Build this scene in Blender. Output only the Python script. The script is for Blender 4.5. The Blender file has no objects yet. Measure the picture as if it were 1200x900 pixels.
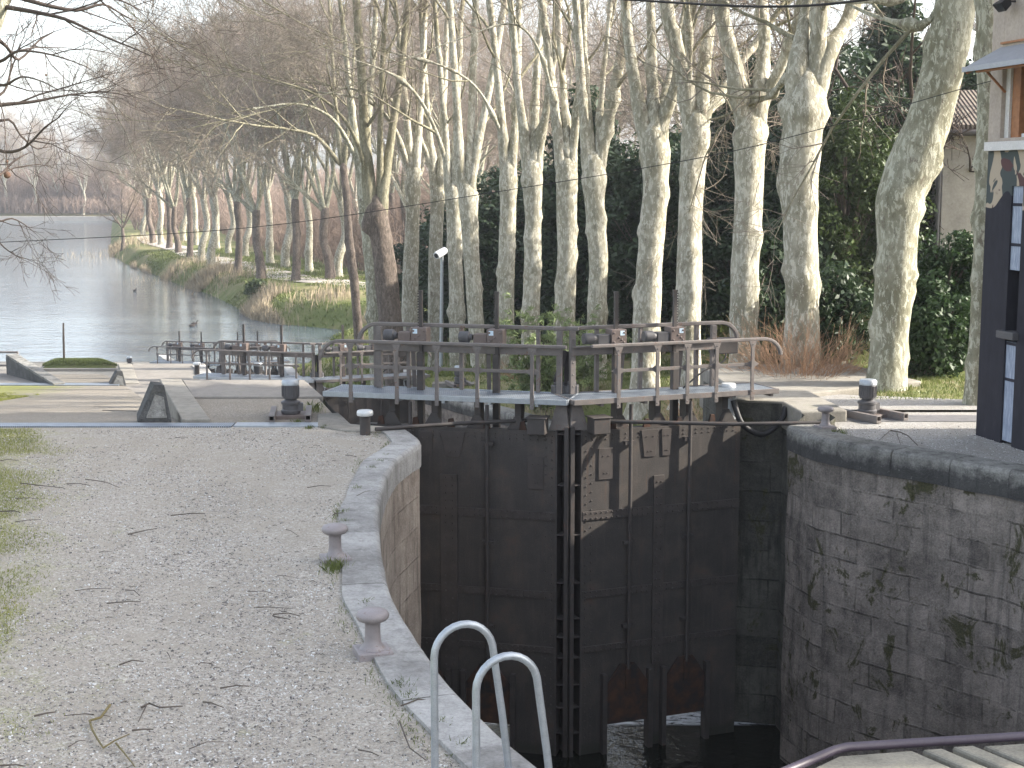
import bpy, bmesh, math, random
import numpy as np
from mathutils import Vector, Matrix, noise as mnoise

R = math.radians
scene = bpy.context.scene
COL = scene.collection
rnd = random.Random(11)
nrg = np.random.default_rng(7)

# ------------------------------------------------------------------ camera
F, YH, H = 1720.0, 210.0, 4.0
PITCH = math.atan((450 - YH) / F)
fwd = Vector((0, math.cos(PITCH), -math.sin(PITCH)))
upv = Vector((0, math.sin(PITCH), math.cos(PITCH)))
CAM = Vector((0, 0, H))

def ray(px, py):
    return fwd + Vector((1, 0, 0)) * ((px - 600) / F) - upv * ((py - 450) / F)

def at(px, py, z=0.0):
    d = ray(px, py)
    return CAM + d * ((z - H) / d.z)

def atY(px, py, Y):
    d = ray(px, py)
    return CAM + d * (Y / d.y)

cd = bpy.data.cameras.new('camera')
cam = bpy.data.objects.new('camera', cd)
COL.objects.link(cam)
cam.location = CAM
cam.rotation_euler = (math.pi / 2 - PITCH, 0, 0)
cd.sensor_fit = 'HORIZONTAL'
cd.sensor_width = 36
cd.lens = 36 * F / 1200
cd.clip_start = 0.1
cd.clip_end = 6000
scene.camera = cam

# ------------------------------------------------------------------ materials
class NT:
    def __init__(s, name):
        s.m = bpy.data.materials.new(name)
        s.m.use_nodes = True
        s.t = s.m.node_tree
        s.p = s.t.nodes['Principled BSDF']
        s.out = s.t.nodes['Material Output']
        s._g = None
    def n(s, typ, **kw):
        x = s.t.nodes.new(typ)
        for k, v in kw.items():
            setattr(x, k, v)
        return x
    def L(s, a, b):
        s.t.links.new(a, b)
    def put(s, sock, v):
        if hasattr(v, 'is_output'):
            s.L(v, sock)
        elif isinstance(v, (tuple, list)):
            sock.default_value = (*v, 1) if len(sock.default_value) == 4 and len(v) == 3 else v
        else:
            sock.default_value = v
    def pos(s):
        if s._g is None:
            s._g = s.n('ShaderNodeNewGeometry')
        return s._g.outputs['Position']
    def coord(s, which='Object'):
        return s.n('ShaderNodeTexCoord').outputs[which]
    def mapping(s, v, scale=(1, 1, 1), loc=(0, 0, 0), rot=(0, 0, 0)):
        m = s.n('ShaderNodeMapping')
        s.L(v, m.inputs['Vector'])
        m.inputs['Scale'].default_value = scale
        m.inputs['Location'].default_value = loc
        m.inputs['Rotation'].default_value = rot
        return m.outputs['Vector']
    def noise(s, v, scale, detail=3, rough=0.55, dist=0.0, out='Fac'):
        x = s.n('ShaderNodeTexNoise')
        s.L(v, x.inputs['Vector'])
        x.inputs['Scale'].default_value = scale
        x.inputs['Detail'].default_value = detail
        x.inputs['Roughness'].default_value = rough
        x.inputs['Distortion'].default_value = dist
        return x.outputs[out]
    def voro(s, v, scale, out='Color', feature='F1', rand=1.0):
        x = s.n('ShaderNodeTexVoronoi', feature=feature)
        s.L(v, x.inputs['Vector'])
        x.inputs['Scale'].default_value = scale
        x.inputs['Randomness'].default_value = rand
        return x.outputs[out]
    def ramp(s, f, stops, interp='LINEAR'):
        x = s.n('ShaderNodeValToRGB')
        x.color_ramp.interpolation = interp
        e = x.color_ramp.elements
        while len(e) < len(stops):
            e.new(0.5)
        for el, (p, c) in zip(e, stops):
            el.position = p
            el.color = (*c, 1) if isinstance(c, (tuple, list)) else (c, c, c, 1)
        s.L(f, x.inputs['Fac'])
        return x.outputs['Color']
    def mix(s, f, a, b, mode='MIX'):
        x = s.n('ShaderNodeMix', data_type='RGBA', blend_type=mode)
        s.put(x.inputs[0], f)
        s.put(x.inputs[6], a)
        s.put(x.inputs[7], b)
        return x.outputs[2]
    def math(s, op, a, b=0.0, clamp=False):
        x = s.n('ShaderNodeMath', operation=op, use_clamp=clamp)
        s.put(x.inputs[0], a)
        s.put(x.inputs[1], b)
        return x.outputs[0]
    def sep(s, v):
        x = s.n('ShaderNodeSeparateXYZ')
        s.L(v, x.inputs[0])
        return x.outputs
    def bump(s, h, strength=0.4, dist=0.01):
        x = s.n('ShaderNodeBump')
        x.inputs['Strength'].default_value = strength
        x.inputs['Distance'].default_value = dist
        s.L(h, x.inputs['Height'])
        s.L(x.outputs['Normal'], s.p.inputs['Normal'])
    def base(s, c, rough=0.8, metal=0.0, spec=0.3):
        s.put(s.p.inputs['Base Color'], c)
        s.put(s.p.inputs['Roughness'], rough)
        s.put(s.p.inputs['Metallic'], metal)
        s.p.inputs['Specular IOR Level'].default_value = spec
        return s.m

M = {}

def mk_plain(name, c, rough=0.7, metal=0.0, var=0.25, scale=6.0, spec=0.3, bump=0.15, dark=None):
    t = NT(name)
    p = t.coord('Object')
    n1 = t.noise(p, scale, 5, 0.62)
    n2 = t.noise(p, scale * 9, 3, 0.6)
    lo = tuple(x * (1 - var) for x in c) if dark is None else dark
    hi = tuple(min(1, x * (1 + var)) for x in c)
    col = t.ramp(n1, [(0.3, lo), (0.7, hi)])
    col = t.mix(0.35, col, t.ramp(n2, [(0.3, tuple(x * 0.7 for x in c)), (0.7, tuple(min(1, x * 1.3) for x in c))]))
    t.bump(n2, bump, 0.004)
    M[name] = t.base(col, rough, metal, spec)

# steel painted in worn brown grey
def mk_steel(name, c, rust, rough=0.6, amt=0.66):
    t = NT(name)
    p = t.coord('Object')
    n1 = t.noise(p, 5, 5, 0.65)
    n2 = t.noise(p, 45, 4, 0.6)
    col = t.ramp(n1, [(0.25, tuple(x * 0.75 for x in c)), (0.75, tuple(x * 1.25 for x in c))])
    rf = t.ramp(t.math('ADD', t.math('MULTIPLY', n1, 0.5), t.math('MULTIPLY', n2, 0.5)), [(amt - 0.1, 0.0), (amt, 1.0)])
    col = t.mix(rf, col, rust)
    t.bump(n2, 0.2, 0.003)
    M[name] = t.base(col, rough, 0.0, 0.35)

mk_steel('painted_steel', (0.158, 0.141, 0.132), (0.15, 0.07, 0.04), 0.55, 0.66)
mk_steel('gate_strap', (0.064, 0.055, 0.051), (0.10, 0.055, 0.04), 0.55, 0.70)
mk_steel('dark_steel', (0.060, 0.053, 0.050), (0.09, 0.05, 0.035), 0.6, 0.66)
mk_steel('box_paint', (0.15, 0.118, 0.105), (0.10, 0.06, 0.04), 0.5, 0.75)
mk_steel('motor_paint', (0.085, 0.082, 0.085), (0.10, 0.07, 0.05), 0.5, 0.75)
mk_steel('bollard_paint', (0.25, 0.225, 0.225), (0.16, 0.10, 0.075), 0.38, 0.66)
mk_plain('galvanised', (0.36, 0.39, 0.42), 0.42, 0.55, 0.18, 14, 0.5, 0.08)
mk_plain('white_metal', (0.72, 0.73, 0.74), 0.4, 0.0, 0.1, 10, 0.5, 0.05)
mk_plain('cap_metal', (0.60, 0.61, 0.61), 0.45, 0.3, 0.15, 10, 0.5, 0.05)
mk_plain('black_rubber', (0.022, 0.021, 0.022), 0.55, 0.0, 0.2, 10)
mk_plain('wood_board', (0.055, 0.05, 0.05), 0.8, 0.0, 0.35, 8)
mk_plain('sticker', (0.55, 0.66, 0.75), 0.5, 0.0, 0.05, 10)
mk_plain('purple_paint', (0.048, 0.038, 0.054), 0.45, 0.0, 0.2, 8, 0.4)
mk_plain('orange_wood', (0.33, 0.15, 0.07), 0.6, 0.0, 0.3, 12)
mk_plain('render_beige', (0.40, 0.34, 0.29), 0.9, 0.0, 0.16, 2.5)
mk_plain('render_stained', (0.36, 0.33, 0.30), 0.9, 0.0, 0.28, 1.6)
mk_plain('sill_white', (0.62, 0.60, 0.58), 0.7, 0.0, 0.12, 5)
mk_plain('awning_sheet', (0.34, 0.35, 0.38), 0.5, 0.2, 0.12, 5)
mk_plain('navy_paint', (0.020, 0.020, 0.032), 0.75, 0.0, 0.25, 5)
mk_plain('seed', (0.11, 0.065, 0.045), 0.9, 0.0, 0.3, 30)
mk_plain('duck_feather', (0.06, 0.05, 0.045), 0.7, 0.0, 0.5, 25)
mk_plain('lichen_wood', (0.16, 0.13, 0.06), 0.9, 0.0, 0.5, 20)
mk_plain('stick_wood', (0.10, 0.083, 0.07), 0.9, 0.0, 0.45, 20)

# gate skin: sooty riveted steel with damp runs and rusty areas
t = NT('gate_skin')
p = t.coord('Object')
n1 = t.noise(p, 1.6, 6, 0.66)
n2 = t.noise(t.mapping(p, (9, 9, 0.7)), 1.5, 5, 0.6)
n3 = t.noise(p, 55, 3, 0.6)
col = t.ramp(n1, [(0.28, (0.034, 0.029, 0.027)), (0.5, (0.056, 0.047, 0.042)), (0.72, (0.100, 0.080, 0.064))])
col = t.mix(t.ramp(n2, [(0.52, 0.0), (0.75, 0.55)]), col, (0.105, 0.085, 0.073))
col = t.mix(t.ramp(n1, [(0.60, 0.0), (0.70, 0.5)]), col, (0.10, 0.05, 0.035))
col = t.mix(0.25, col, t.ramp(n3, [(0.3, 0.015), (0.7, 0.12)]))
x, y, z = t.sep(p)
tide = t.math('ADD', z, t.math('MULTIPLY', t.noise(p, 3, 4, 0.7), 0.25))
col = t.mix(t.ramp(t.math('MULTIPLY', t.math('ADD', tide, 5.75), 1.0), [(0.0, 0.8), (0.30, 0.65), (0.42, 0.0)]), col, (0.030, 0.032, 0.024))
rn = t.noise(t.mapping(p, (14, 14, 0.45)), 1.2, 4, 0.65)
col = t.mix(t.ramp(rn, [(0.60, 0.0), (0.72, 0.45)]), col, (0.12, 0.062, 0.038))
t.bump(n3, 0.2, 0.004)
M['gate_skin'] = t.base(col, 0.62, 0.0, 0.35)

t = NT('rust_paddle')
p = t.coord('Object')
n1 = t.noise(p, 5, 6, 0.66)
col = t.ramp(n1, [(0.38, (0.025, 0.022, 0.022)), (0.52, (0.055, 0.03, 0.021)), (0.72, (0.092, 0.046, 0.03))])
t.bump(t.noise(p, 40, 3), 0.3, 0.005)
M['rust_paddle'] = t.base(col, 0.85)

# grating: galvanised with cross bars
t = NT('grating')
p = t.coord('Object')
x, y, z = t.sep(p)
w = t.math('FRACT', t.math('MULTIPLY', x, 28.0))
w2 = t.math('FRACT', t.math('MULTIPLY', y, 9.0))
g = t.math('MAXIMUM', t.math('GREATER_THAN', w, 0.5), t.math('GREATER_THAN', w2, 0.8))
n1 = t.noise(p, 6, 4, 0.6)
col = t.mix(g, (0.06, 0.07, 0.085), t.ramp(n1, [(0.3, (0.20, 0.235, 0.28)), (0.7, (0.34, 0.38, 0.43))]))
t.bump(g, 0.5, 0.01)
M['grating'] = t.base(col, 0.45, 0.35, 0.5)

# plane-tree bark: pale cream flakes over olive grey, brown scars
def mk_bark(name, cream, olive, brown, brown_amt):
    t = NT(name)
    p = t.coord('Object')
    q = t.mapping(p, (1.0, 1.0, 0.42))
    n0 = t.noise(p, 0.8, 4, 0.6)
    n1 = t.noise(q, 6, 6, 0.7)
    pale = tuple(0.55 * c_ + 0.45 * o_ for c_, o_ in zip(cream, olive))
    col = t.ramp(t.math('ADD', t.math('MULTIPLY', n0, 0.6), t.math('MULTIPLY', n1, 0.5)), [(0.46, tuple(x * 0.9 for x in olive)), (0.62, pale), (0.72, cream)])
    dk = t.noise(t.mapping(p, (1, 1, 0.5), (3, 9, 2)), 9, 5, 0.7)
    col = t.mix(t.ramp(dk, [(0.56, 0.0), (0.62, 0.6)]), col, tuple(x * 0.62 for x in olive))
    fk = t.math('ADD', t.math('MULTIPLY', t.noise(t.mapping(p, (1, 1, 0.42)), 12, 6, 0.72, 0.5), 0.85), t.math('MULTIPLY', n0, 0.15))
    col = t.mix(t.ramp(fk, [(0.52, 0.0), (0.55, 0.92)]), col, tuple(min(1, x * 1.18) for x in cream))
    b = t.noise(t.mapping(p, (1, 1, 0.55), (7, 3, 1)), 5.5, 6, 0.75)
    col = t.mix(t.ramp(b, [(brown_amt, 0.0), (brown_amt + 0.05, 0.8)]), col, brown)
    f = t.noise(t.mapping(p, (1, 1, 0.3)), 40, 4, 0.75)
    col = t.mix(0.22, col, t.mix(f, tuple(x * 0.4 for x in olive), cream))
    t.bump(t.math('ADD', t.math('MULTIPLY', fk, 1.4), t.math('ADD', n1, f)), 0.6, 0.03)
    M[name] = t.base(col, 0.9, 0, 0.2)

mk_bark('bark_pale', (0.50, 0.475, 0.40), (0.245, 0.228, 0.158), (0.15, 0.11, 0.085), 0.60)
mk_bark('bark_mottled', (0.45, 0.44, 0.355), (0.195, 0.185, 0.12), (0.12, 0.09, 0.07), 0.59)
mk_bark('bark_brown', (0.19, 0.155, 0.13), (0.105, 0.085, 0.070), (0.06, 0.048, 0.04), 0.55)
mk_bark('bark_branch', (0.30, 0.28, 0.205), (0.185, 0.17, 0.105), (0.11, 0.085, 0.065), 0.60)
mk_plain('twig_grey', (0.22, 0.19, 0.155), 0.9, 0, 0.25, 1.2, 0.1)
mk_plain('twig_far', (0.27, 0.222, 0.185), 0.9, 0, 0.25, 0.6, 0.1)
mk_plain('twig_dark', (0.075, 0.06, 0.052), 0.9, 0, 0.3, 1.2, 0.1)
mk_plain('twig_rust', (0.27, 0.175, 0.115), 0.9, 0, 0.35, 3.0, 0.1)
mk_plain('reed_straw', (0.38, 0.315, 0.225), 0.9, 0, 0.35, 0.7, 0.1)
mk_plain('thicket_brown', (0.24, 0.18, 0.145), 0.95, 0, 0.4, 0.15, 0.1)

def mk_leaf(name, dark, light, scale=1.2):
    t = NT(name)
    p = t.pos()
    n1 = t.noise(p, scale, 3, 0.6)
    n2 = t.noise(p, 23, 2, 0.6)
    s = t.math('ADD', t.math('MULTIPLY', n1, 0.55), t.math('MULTIPLY', n2, 0.45))
    col = t.ramp(s, [(0.35, dark), (0.65, light)])
    tr = t.n('ShaderNodeBsdfTranslucent')
    t.L(col, tr.inputs['Color'])
    mx = t.n('ShaderNodeMixShader')
    mx.inputs[0].default_value = 0.22
    M[name] = t.base(col, 0.5, 0, 0.35)
    t.L(t.p.outputs[0], mx.inputs[1])
    t.L(tr.outputs[0], mx.inputs[2])
    t.L(mx.outputs[0], t.out.inputs['Surface'])

mk_leaf('leaf_dark', (0.018, 0.034, 0.016), (0.045, 0.075, 0.030))
mk_leaf('leaf_bush', (0.026, 0.046, 0.013), (0.075, 0.105, 0.030))
mk_leaf('leaf_laurel', (0.016, 0.036, 0.012), (0.045, 0.08, 0.026))
mk_leaf('leaf_oleander', (0.12, 0.17, 0.065), (0.30, 0.36, 0.16))
mk_leaf('grass_blade', (0.085, 0.115, 0.028), (0.185, 0.215, 0.065), 0.7)
mk_leaf('moss_blade', (0.17, 0.20, 0.035), (0.32, 0.32, 0.09), 0.9)

# gravel with moss patches; the green band follows the left verge
def mk_gravel(name, tint=(1, 1, 1), verge=None, moss=0.3):
    t = NT(name)
    p = t.pos()
    x, y, z = t.sep(p)
    v1 = t.sep(t.voro(p, 38, 'Color'))
    d1 = t.voro(p, 38, 'Distance')
    v2 = t.sep(t.voro(p, 85, 'Color'))
    n0 = t.noise(p, 0.35, 5, 0.6)
    n1 = t.noise(p, 2.3, 5, 0.65)
    n2 = t.noise(p, 160, 2, 0.6)
    T = lambda c: tuple(a * b for a, b in zip(c, tint))
    fine = t.ramp(v2[1], [(0.0, T((0.16, 0.148, 0.136))), (0.45, T((0.34, 0.32, 0.29))), (1.0, T((0.56, 0.54, 0.51)))])
    coarse = t.ramp(v1[0], [(0.0, T((0.20, 0.185, 0.17))), (0.2, T((0.30, 0.28, 0.255))), (0.7, T((0.41, 0.385, 0.355))), (1.0, T((0.72, 0.71, 0.69)))])
    sand = t.ramp(n2, [(0.25, T((0.28, 0.26, 0.225))), (0.75, T((0.41, 0.38, 0.335)))])
    f = t.ramp(t.math('ADD', t.math('MULTIPLY', n1, 0.55), t.math('MULTIPLY', t.noise(p, 0.75, 4, 0.6), 0.45)), [(0.40, 0.0), (0.58, 1.0)])
    col = t.mix(t.math('ADD', t.math('MULTIPLY', f, 0.75), 0.08), sand, coarse)
    col = t.mix(t.math('ADD', t.math('MULTIPLY', f, 0.35), 0.18), col, fine)
    col = t.mix(t.ramp(t.noise(t.mapping(p, (1.3, 0.35, 1), (2, 5, 0)), 1.0, 4, 0.6), [(0.50, 0.0), (0.70, 0.22)]), col, T((0.215, 0.195, 0.165)))
    col = t.mix(t.ramp(n0, [(0.35, 0.22), (0.65, 0.0)]), col, T((0.27, 0.24, 0.20)))
    mossf = t.ramp(t.math('ADD', t.math('MULTIPLY', t.noise(p, 0.8, 5, 0.7), 0.6), t.math('MULTIPLY', n1, 0.4)), [(0.60, 0.0), (0.72, moss)])
    if verge:
        # verge = (x0, slope): moss grows where x < x0 + slope*y
        e = t.math('SUBTRACT', t.math('ADD', verge[0], t.math('MULTIPLY', y, verge[1])), x)
        e = t.math('ADD', t.math('MULTIPLY', e, 0.42), t.math('MULTIPLY', t.math('SUBTRACT', n1, 0.5), 2.3))
        e = t.math('ADD', e, t.math('MULTIPLY', t.math('SUBTRACT', v2[0], 0.5), 0.5))
        ve = t.ramp(e, [(0.0, 0.0), (0.45, 0.5), (0.8, 0.95)])
        mossf = t.math('MAXIMUM', mossf, ve)
    mc = t.ramp(t.noise(p, 14, 4, 0.7), [(0.3, (0.15, 0.165, 0.035)), (0.55, (0.27, 0.275, 0.08)), (0.75, (0.33, 0.32, 0.13))])
    col = t.mix(mossf, col, mc)
    t.bump(t.math('ADD', t.math('MULTIPLY', d1, 0.7), t.math('MULTIPLY', v2[0], 0.3)), 0.8, 0.02)
    M[name] = t.base(col, 0.95, 0, 0.2)

mk_gravel('gravel', (1.05, 1.02, 0.965), (-0.60, -0.29), 0.6)
mk_gravel('gravel_far', (0.72, 0.685, 0.63), (-7.5, -0.13), 0.75)
mk_gravel('gravel_plain', (0.90, 0.92, 0.95), None, 0.2)
mk_gravel('gravel_low', (0.60, 0.575, 0.53), None, 0.8)

# stone masonry / coping on UV (metres along the wall, height)
def mk_stone(name, lo, hi, block, course, mortar, moss, stain, band=None, joint=0.02):
    t = NT(name)
    uv = t.coord('UV')
    p = t.pos()
    wob = t.noise(p, 1.6, 4, 0.65, out='Color')
    uvw = t.mix(0.05, uv, wob)
    b = t.n('ShaderNodeTexBrick')
    t.L(uvw, b.inputs['Vector'])
    b.inputs['Scale'].default_value = 1.0
    b.inputs['Brick Width'].default_value = block
    b.inputs['Row Height'].default_value = course
    b.inputs['Mortar Size'].default_value = joint
    b.inputs['Mortar Smooth'].default_value = 0.6
    b.inputs['Color1'].default_value = (0, 0, 0, 1)
    b.inputs['Color2'].default_value = (1, 1, 1, 1)
    b.inputs['Mortar'].default_value = (0.5, 0.5, 0.5, 1)
    n0 = t.noise(p, 0.8, 5, 0.65)
    n1 = t.noise(p, 4.5, 6, 0.7)
    n2 = t.noise(p, 34, 4, 0.7)
    s = t.math('ADD', t.math('ADD', t.math('MULTIPLY', n1, 0.5), t.math('MULTIPLY', n2, 0.4)), t.math('MULTIPLY', t.sep(b.outputs['Color'])[0], 0.14))
    col = t.ramp(s, [(0.36, lo), (0.62, hi)])
    col = t.mix(t.ramp(n0, [(0.42, 0.0), (0.68, 0.55)]), col, tuple(x * 0.55 for x in lo))
    run = t.noise(t.mapping(p, (3.2, 3.2, 0.28)), 2.0, 5, 0.65)
    col = t.mix(t.ramp(run, [(0.52, 0.0), (0.7, stain)]), col, (0.025, 0.025, 0.024))
    jn = t.math('MULTIPLY', b.outputs['Fac'], t.ramp(t.noise(p, 1.7, 4, 0.7), [(0.46, 0.06), (0.60, 1.0)]))
    col = t.mix(t.math('MULTIPLY', jn, mortar[1]), col, mortar[0])
    mf = t.ramp(t.math('ADD', t.math('MULTIPLY', t.noise(t.mapping(p, (1, 1, 0.8)), 1.7, 6, 0.72, 0.8), 0.75), t.math('MULTIPLY', n1, 0.25)), [(0.545, 0.0), (0.59, moss)])
    col = t.mix(mf, col, t.ramp(n2, [(0.3, (0.025, 0.026, 0.014)), (0.7, (0.075, 0.072, 0.03))]))
    if band:
        v_ = t.sep(uv)[1]
        bb = t.math('ADD', t.math('SUBTRACT', v_, band[0]), t.math('MULTIPLY', t.math('SUBTRACT', n1, 0.5), 0.35))
        bb = t.math('ADD', bb, t.math('MULTIPLY', t.math('SUBTRACT', n0, 0.5), 0.3))
        col = t.mix(t.math('MULTIPLY', t.ramp(bb, [(0.0, 0.8), (0.14, 0.0)]), t.math('GREATER_THAN', v_, 0.10)), col, (0.022, 0.022, 0.024))
    wl = t.ramp(t.noise(p, 12, 5, 0.75), [(0.62, 0.0), (0.72, 0.5)])
    col = t.mix(wl, col, tuple(min(1, x * 1.5) for x in hi))
    t.bump(t.math('SUBTRACT', t.math('ADD', n1, t.math('MULTIPLY', n2, 0.5)), t.math('MULTIPLY', jn, 0.9)), 0.85, 0.035)
    M[name] = t.base(col, 0.92, 0, 0.25)

mk_stone('wall_dark', (0.085, 0.075, 0.067), (0.315, 0.275, 0.24), 0.62, 0.36, ((0.03, 0.028, 0.024), 0.5), 0.95, 0.5)
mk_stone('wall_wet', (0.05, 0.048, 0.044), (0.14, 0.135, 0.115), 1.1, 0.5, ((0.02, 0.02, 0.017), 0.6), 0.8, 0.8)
mk_stone('wall_light', (0.25, 0.205, 0.17), (0.48, 0.415, 0.35), 0.9, 0.45, ((0.16, 0.13, 0.105), 0.3), 0.05, 0.6)
mk_stone('coping_light', (0.24, 0.23, 0.215), (0.47, 0.46, 0.44), 1.05, 5.0, ((0.10, 0.095, 0.08), 0.9), 0.12, 0.22, joint=0.012)
mk_stone('coping_dark', (0.13, 0.125, 0.115), (0.34, 0.335, 0.31), 0.95, 5.0, ((0.05, 0.045, 0.038), 0.9), 0.28, 0.6, joint=0.016, band=(0.30,))
mk_stone('wedge_stone', (0.055, 0.055, 0.055), (0.15, 0.15, 0.145), 3.0, 3.0, ((0.05, 0.05, 0.05), 0.2), 0.2, 0.5)

def mk_ground(name, lo, hi, moss, bscale=30):
    t = NT(name)
    p = t.pos()
    n0 = t.noise(p, 0.7, 5, 0.65)
    n1 = t.noise(p, 5, 5, 0.7)
    n2 = t.noise(p, 60, 4, 0.65)
    s = t.math('ADD', t.math('MULTIPLY', n0, 0.4), t.math('ADD', t.math('MULTIPLY', n1, 0.35), t.math('MULTIPLY', n2, 0.3)))
    col = t.ramp(s, [(0.38, lo), (0.64, hi)])
    mf = t.ramp(t.math('ADD', t.math('MULTIPLY', n0, 0.5), t.math('MULTIPLY', n1, 0.5)), [(0.57, 0.0), (0.68, moss)])
    col = t.mix(mf, col, (0.15, 0.145, 0.08))
    t.bump(n2, 0.4, 0.008)
    M[name] = t.base(col, 0.95, 0, 0.2)

mk_ground('concrete', (0.15, 0.138, 0.122), (0.28, 0.26, 0.235), 0.6)
mk_ground('concrete_lichen', (0.15, 0.138, 0.118), (0.33, 0.31, 0.27), 0.7)
mk_ground('asphalt', (0.10, 0.10, 0.105), (0.20, 0.195, 0.195), 0.1)
mk_ground('path_earth', (0.36, 0.32, 0.28), (0.50, 0.46, 0.41), 0.1)

# bank: grass mixed with dry grass and earth
t = NT('bank_grass')
p = t.pos()
n0 = t.noise(p, 0.16, 5, 0.6)
n1 = t.noise(p, 1.3, 5, 0.7)
n2 = t.noise(p, 22, 4, 0.7)
s = t.math('ADD', t.math('MULTIPLY', n0, 0.55), t.math('ADD', t.math('MULTIPLY', n1, 0.3), t.math('MULTIPLY', n2, 0.2)))
col = t.ramp(s, [(0.36, (0.08, 0.105, 0.03)), (0.50, (0.14, 0.16, 0.055)), (0.60, (0.25, 0.215, 0.12)), (0.7, (0.29, 0.235, 0.155))])
t.bump(n2, 0.8, 0.05)
M['bank_grass'] = t.base(col, 0.95, 0, 0.15)

t = NT('bank_dry')
p = t.pos()
col = t.ramp(t.math('ADD', t.math('MULTIPLY', t.noise(p, 0.12, 5, 0.7), 0.6), t.math('MULTIPLY', t.noise(p, 1.1, 4, 0.7), 0.4)), [(0.38, (0.10, 0.115, 0.04)), (0.52, (0.18, 0.16, 0.08)), (0.66, (0.22, 0.17, 0.11))])
M['bank_dry'] = t.base(col, 1.0, 0, 0.1)

t = NT('hill_wood')
p = t.pos()
col = t.ramp(t.noise(p, 0.02, 6, 0.7), [(0.35, (0.06, 0.07, 0.05)), (0.6, (0.13, 0.12, 0.09)), (0.75, (0.17, 0.2, 0.1))])
M['hill_wood'] = t.base(col, 1.0, 0, 0.1)

# water
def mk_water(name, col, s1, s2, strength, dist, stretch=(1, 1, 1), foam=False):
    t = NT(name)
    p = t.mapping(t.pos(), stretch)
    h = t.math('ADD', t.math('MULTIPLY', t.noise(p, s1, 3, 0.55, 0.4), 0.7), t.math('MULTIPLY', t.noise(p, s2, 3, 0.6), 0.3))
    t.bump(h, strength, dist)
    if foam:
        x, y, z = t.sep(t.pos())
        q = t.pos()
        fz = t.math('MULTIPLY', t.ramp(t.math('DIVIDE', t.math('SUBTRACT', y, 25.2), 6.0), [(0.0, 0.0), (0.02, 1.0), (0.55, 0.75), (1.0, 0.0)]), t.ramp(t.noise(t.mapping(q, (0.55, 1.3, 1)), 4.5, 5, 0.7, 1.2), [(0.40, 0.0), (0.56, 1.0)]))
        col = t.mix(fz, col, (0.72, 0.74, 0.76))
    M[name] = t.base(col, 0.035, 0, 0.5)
    t.p.inputs['IOR'].default_value = 1.333
mk_water('canal_water', (0.115, 0.146, 0.170), 0.9, 3.4, 0.8, 0.085, (0.6, 1.0, 1))
M['canal_water'].node_tree.nodes['Principled BSDF'].inputs['Roughness'].default_value = 0.05
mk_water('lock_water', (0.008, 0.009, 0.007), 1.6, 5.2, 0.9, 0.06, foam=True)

# roof tiles
t = NT('roof_tile')
p = t.coord('Object')
x, y, z = t.sep(p)
w = t.math('ABSOLUTE', t.math('SINE', t.math('MULTIPLY', x, 26.0)))
n1 = t.noise(p, 6, 5, 0.7)
col = t.ramp(t.math('ADD', t.math('MULTIPLY', w, 0.3), t.math('MULTIPLY', n1, 0.7)), [(0.3, (0.05, 0.04, 0.035)), (0.55, (0.125, 0.095, 0.078)), (0.75, (0.16, 0.155, 0.12))])
t.bump(w, 1.0, 0.06)
M['roof_tile'] = t.base(col, 0.9)

# mural: camouflage band over navy
t = NT('mural')
p = t.coord('Object')
x, y, z = t.sep(p)
n1 = t.noise(t.mapping(p, (1, 1, 0.7), (0.4, 0, 0.3)), 2.0, 2, 0.4, 1.0)
n2 = t.noise(t.mapping(p, (1, 1, 0.8), (5, 2, 9)), 2.2, 2, 0.4, 0.9)
camo = t.mix(t.ramp(n1, [(0.50, 0.0), (0.507, 1.0)]), (0.060, 0.072, 0.070), (0.40, 0.33, 0.25))
camo = t.mix(t.ramp(n2, [(0.60, 0.0), (0.61, 1.0)]), camo, (0.09, 0.045, 0.045))
edge = t.math('ADD', z, t.math('MULTIPLY', t.noise(p, 1.2, 1), 0.9))
f = t.ramp(t.math('SUBTRACT', edge, 4.05), [(0.0, 0.0), (0.01, 1.0)])
navy = t.ramp(t.noise(t.mapping(p, (1, 1, 0.4)), 6, 6, 0.72), [(0.3, (0.014, 0.014, 0.020)), (0.62, (0.026, 0.025, 0.034)), (0.78, (0.055, 0.053, 0.058))])
M['mural'] = t.base(t.mix(f, navy, camo), 0.8)

t = NT('brushed_panel')
p = t.coord('Object')
n1 = t.noise(t.mapping(p, (30, 30, 2.2)), 2.0, 4, 0.7)
col = t.ramp(n1, [(0.3, (0.16, 0.19, 0.25)), (0.5, (0.27, 0.31, 0.39)), (0.7, (0.48, 0.52, 0.60))])
M['brushed_panel'] = t.base(col, 0.7)

t = NT('window_glass')
M['window_glass'] = t.base((0.03, 0.035, 0.04), 0.04, 0, 0.6)

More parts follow.
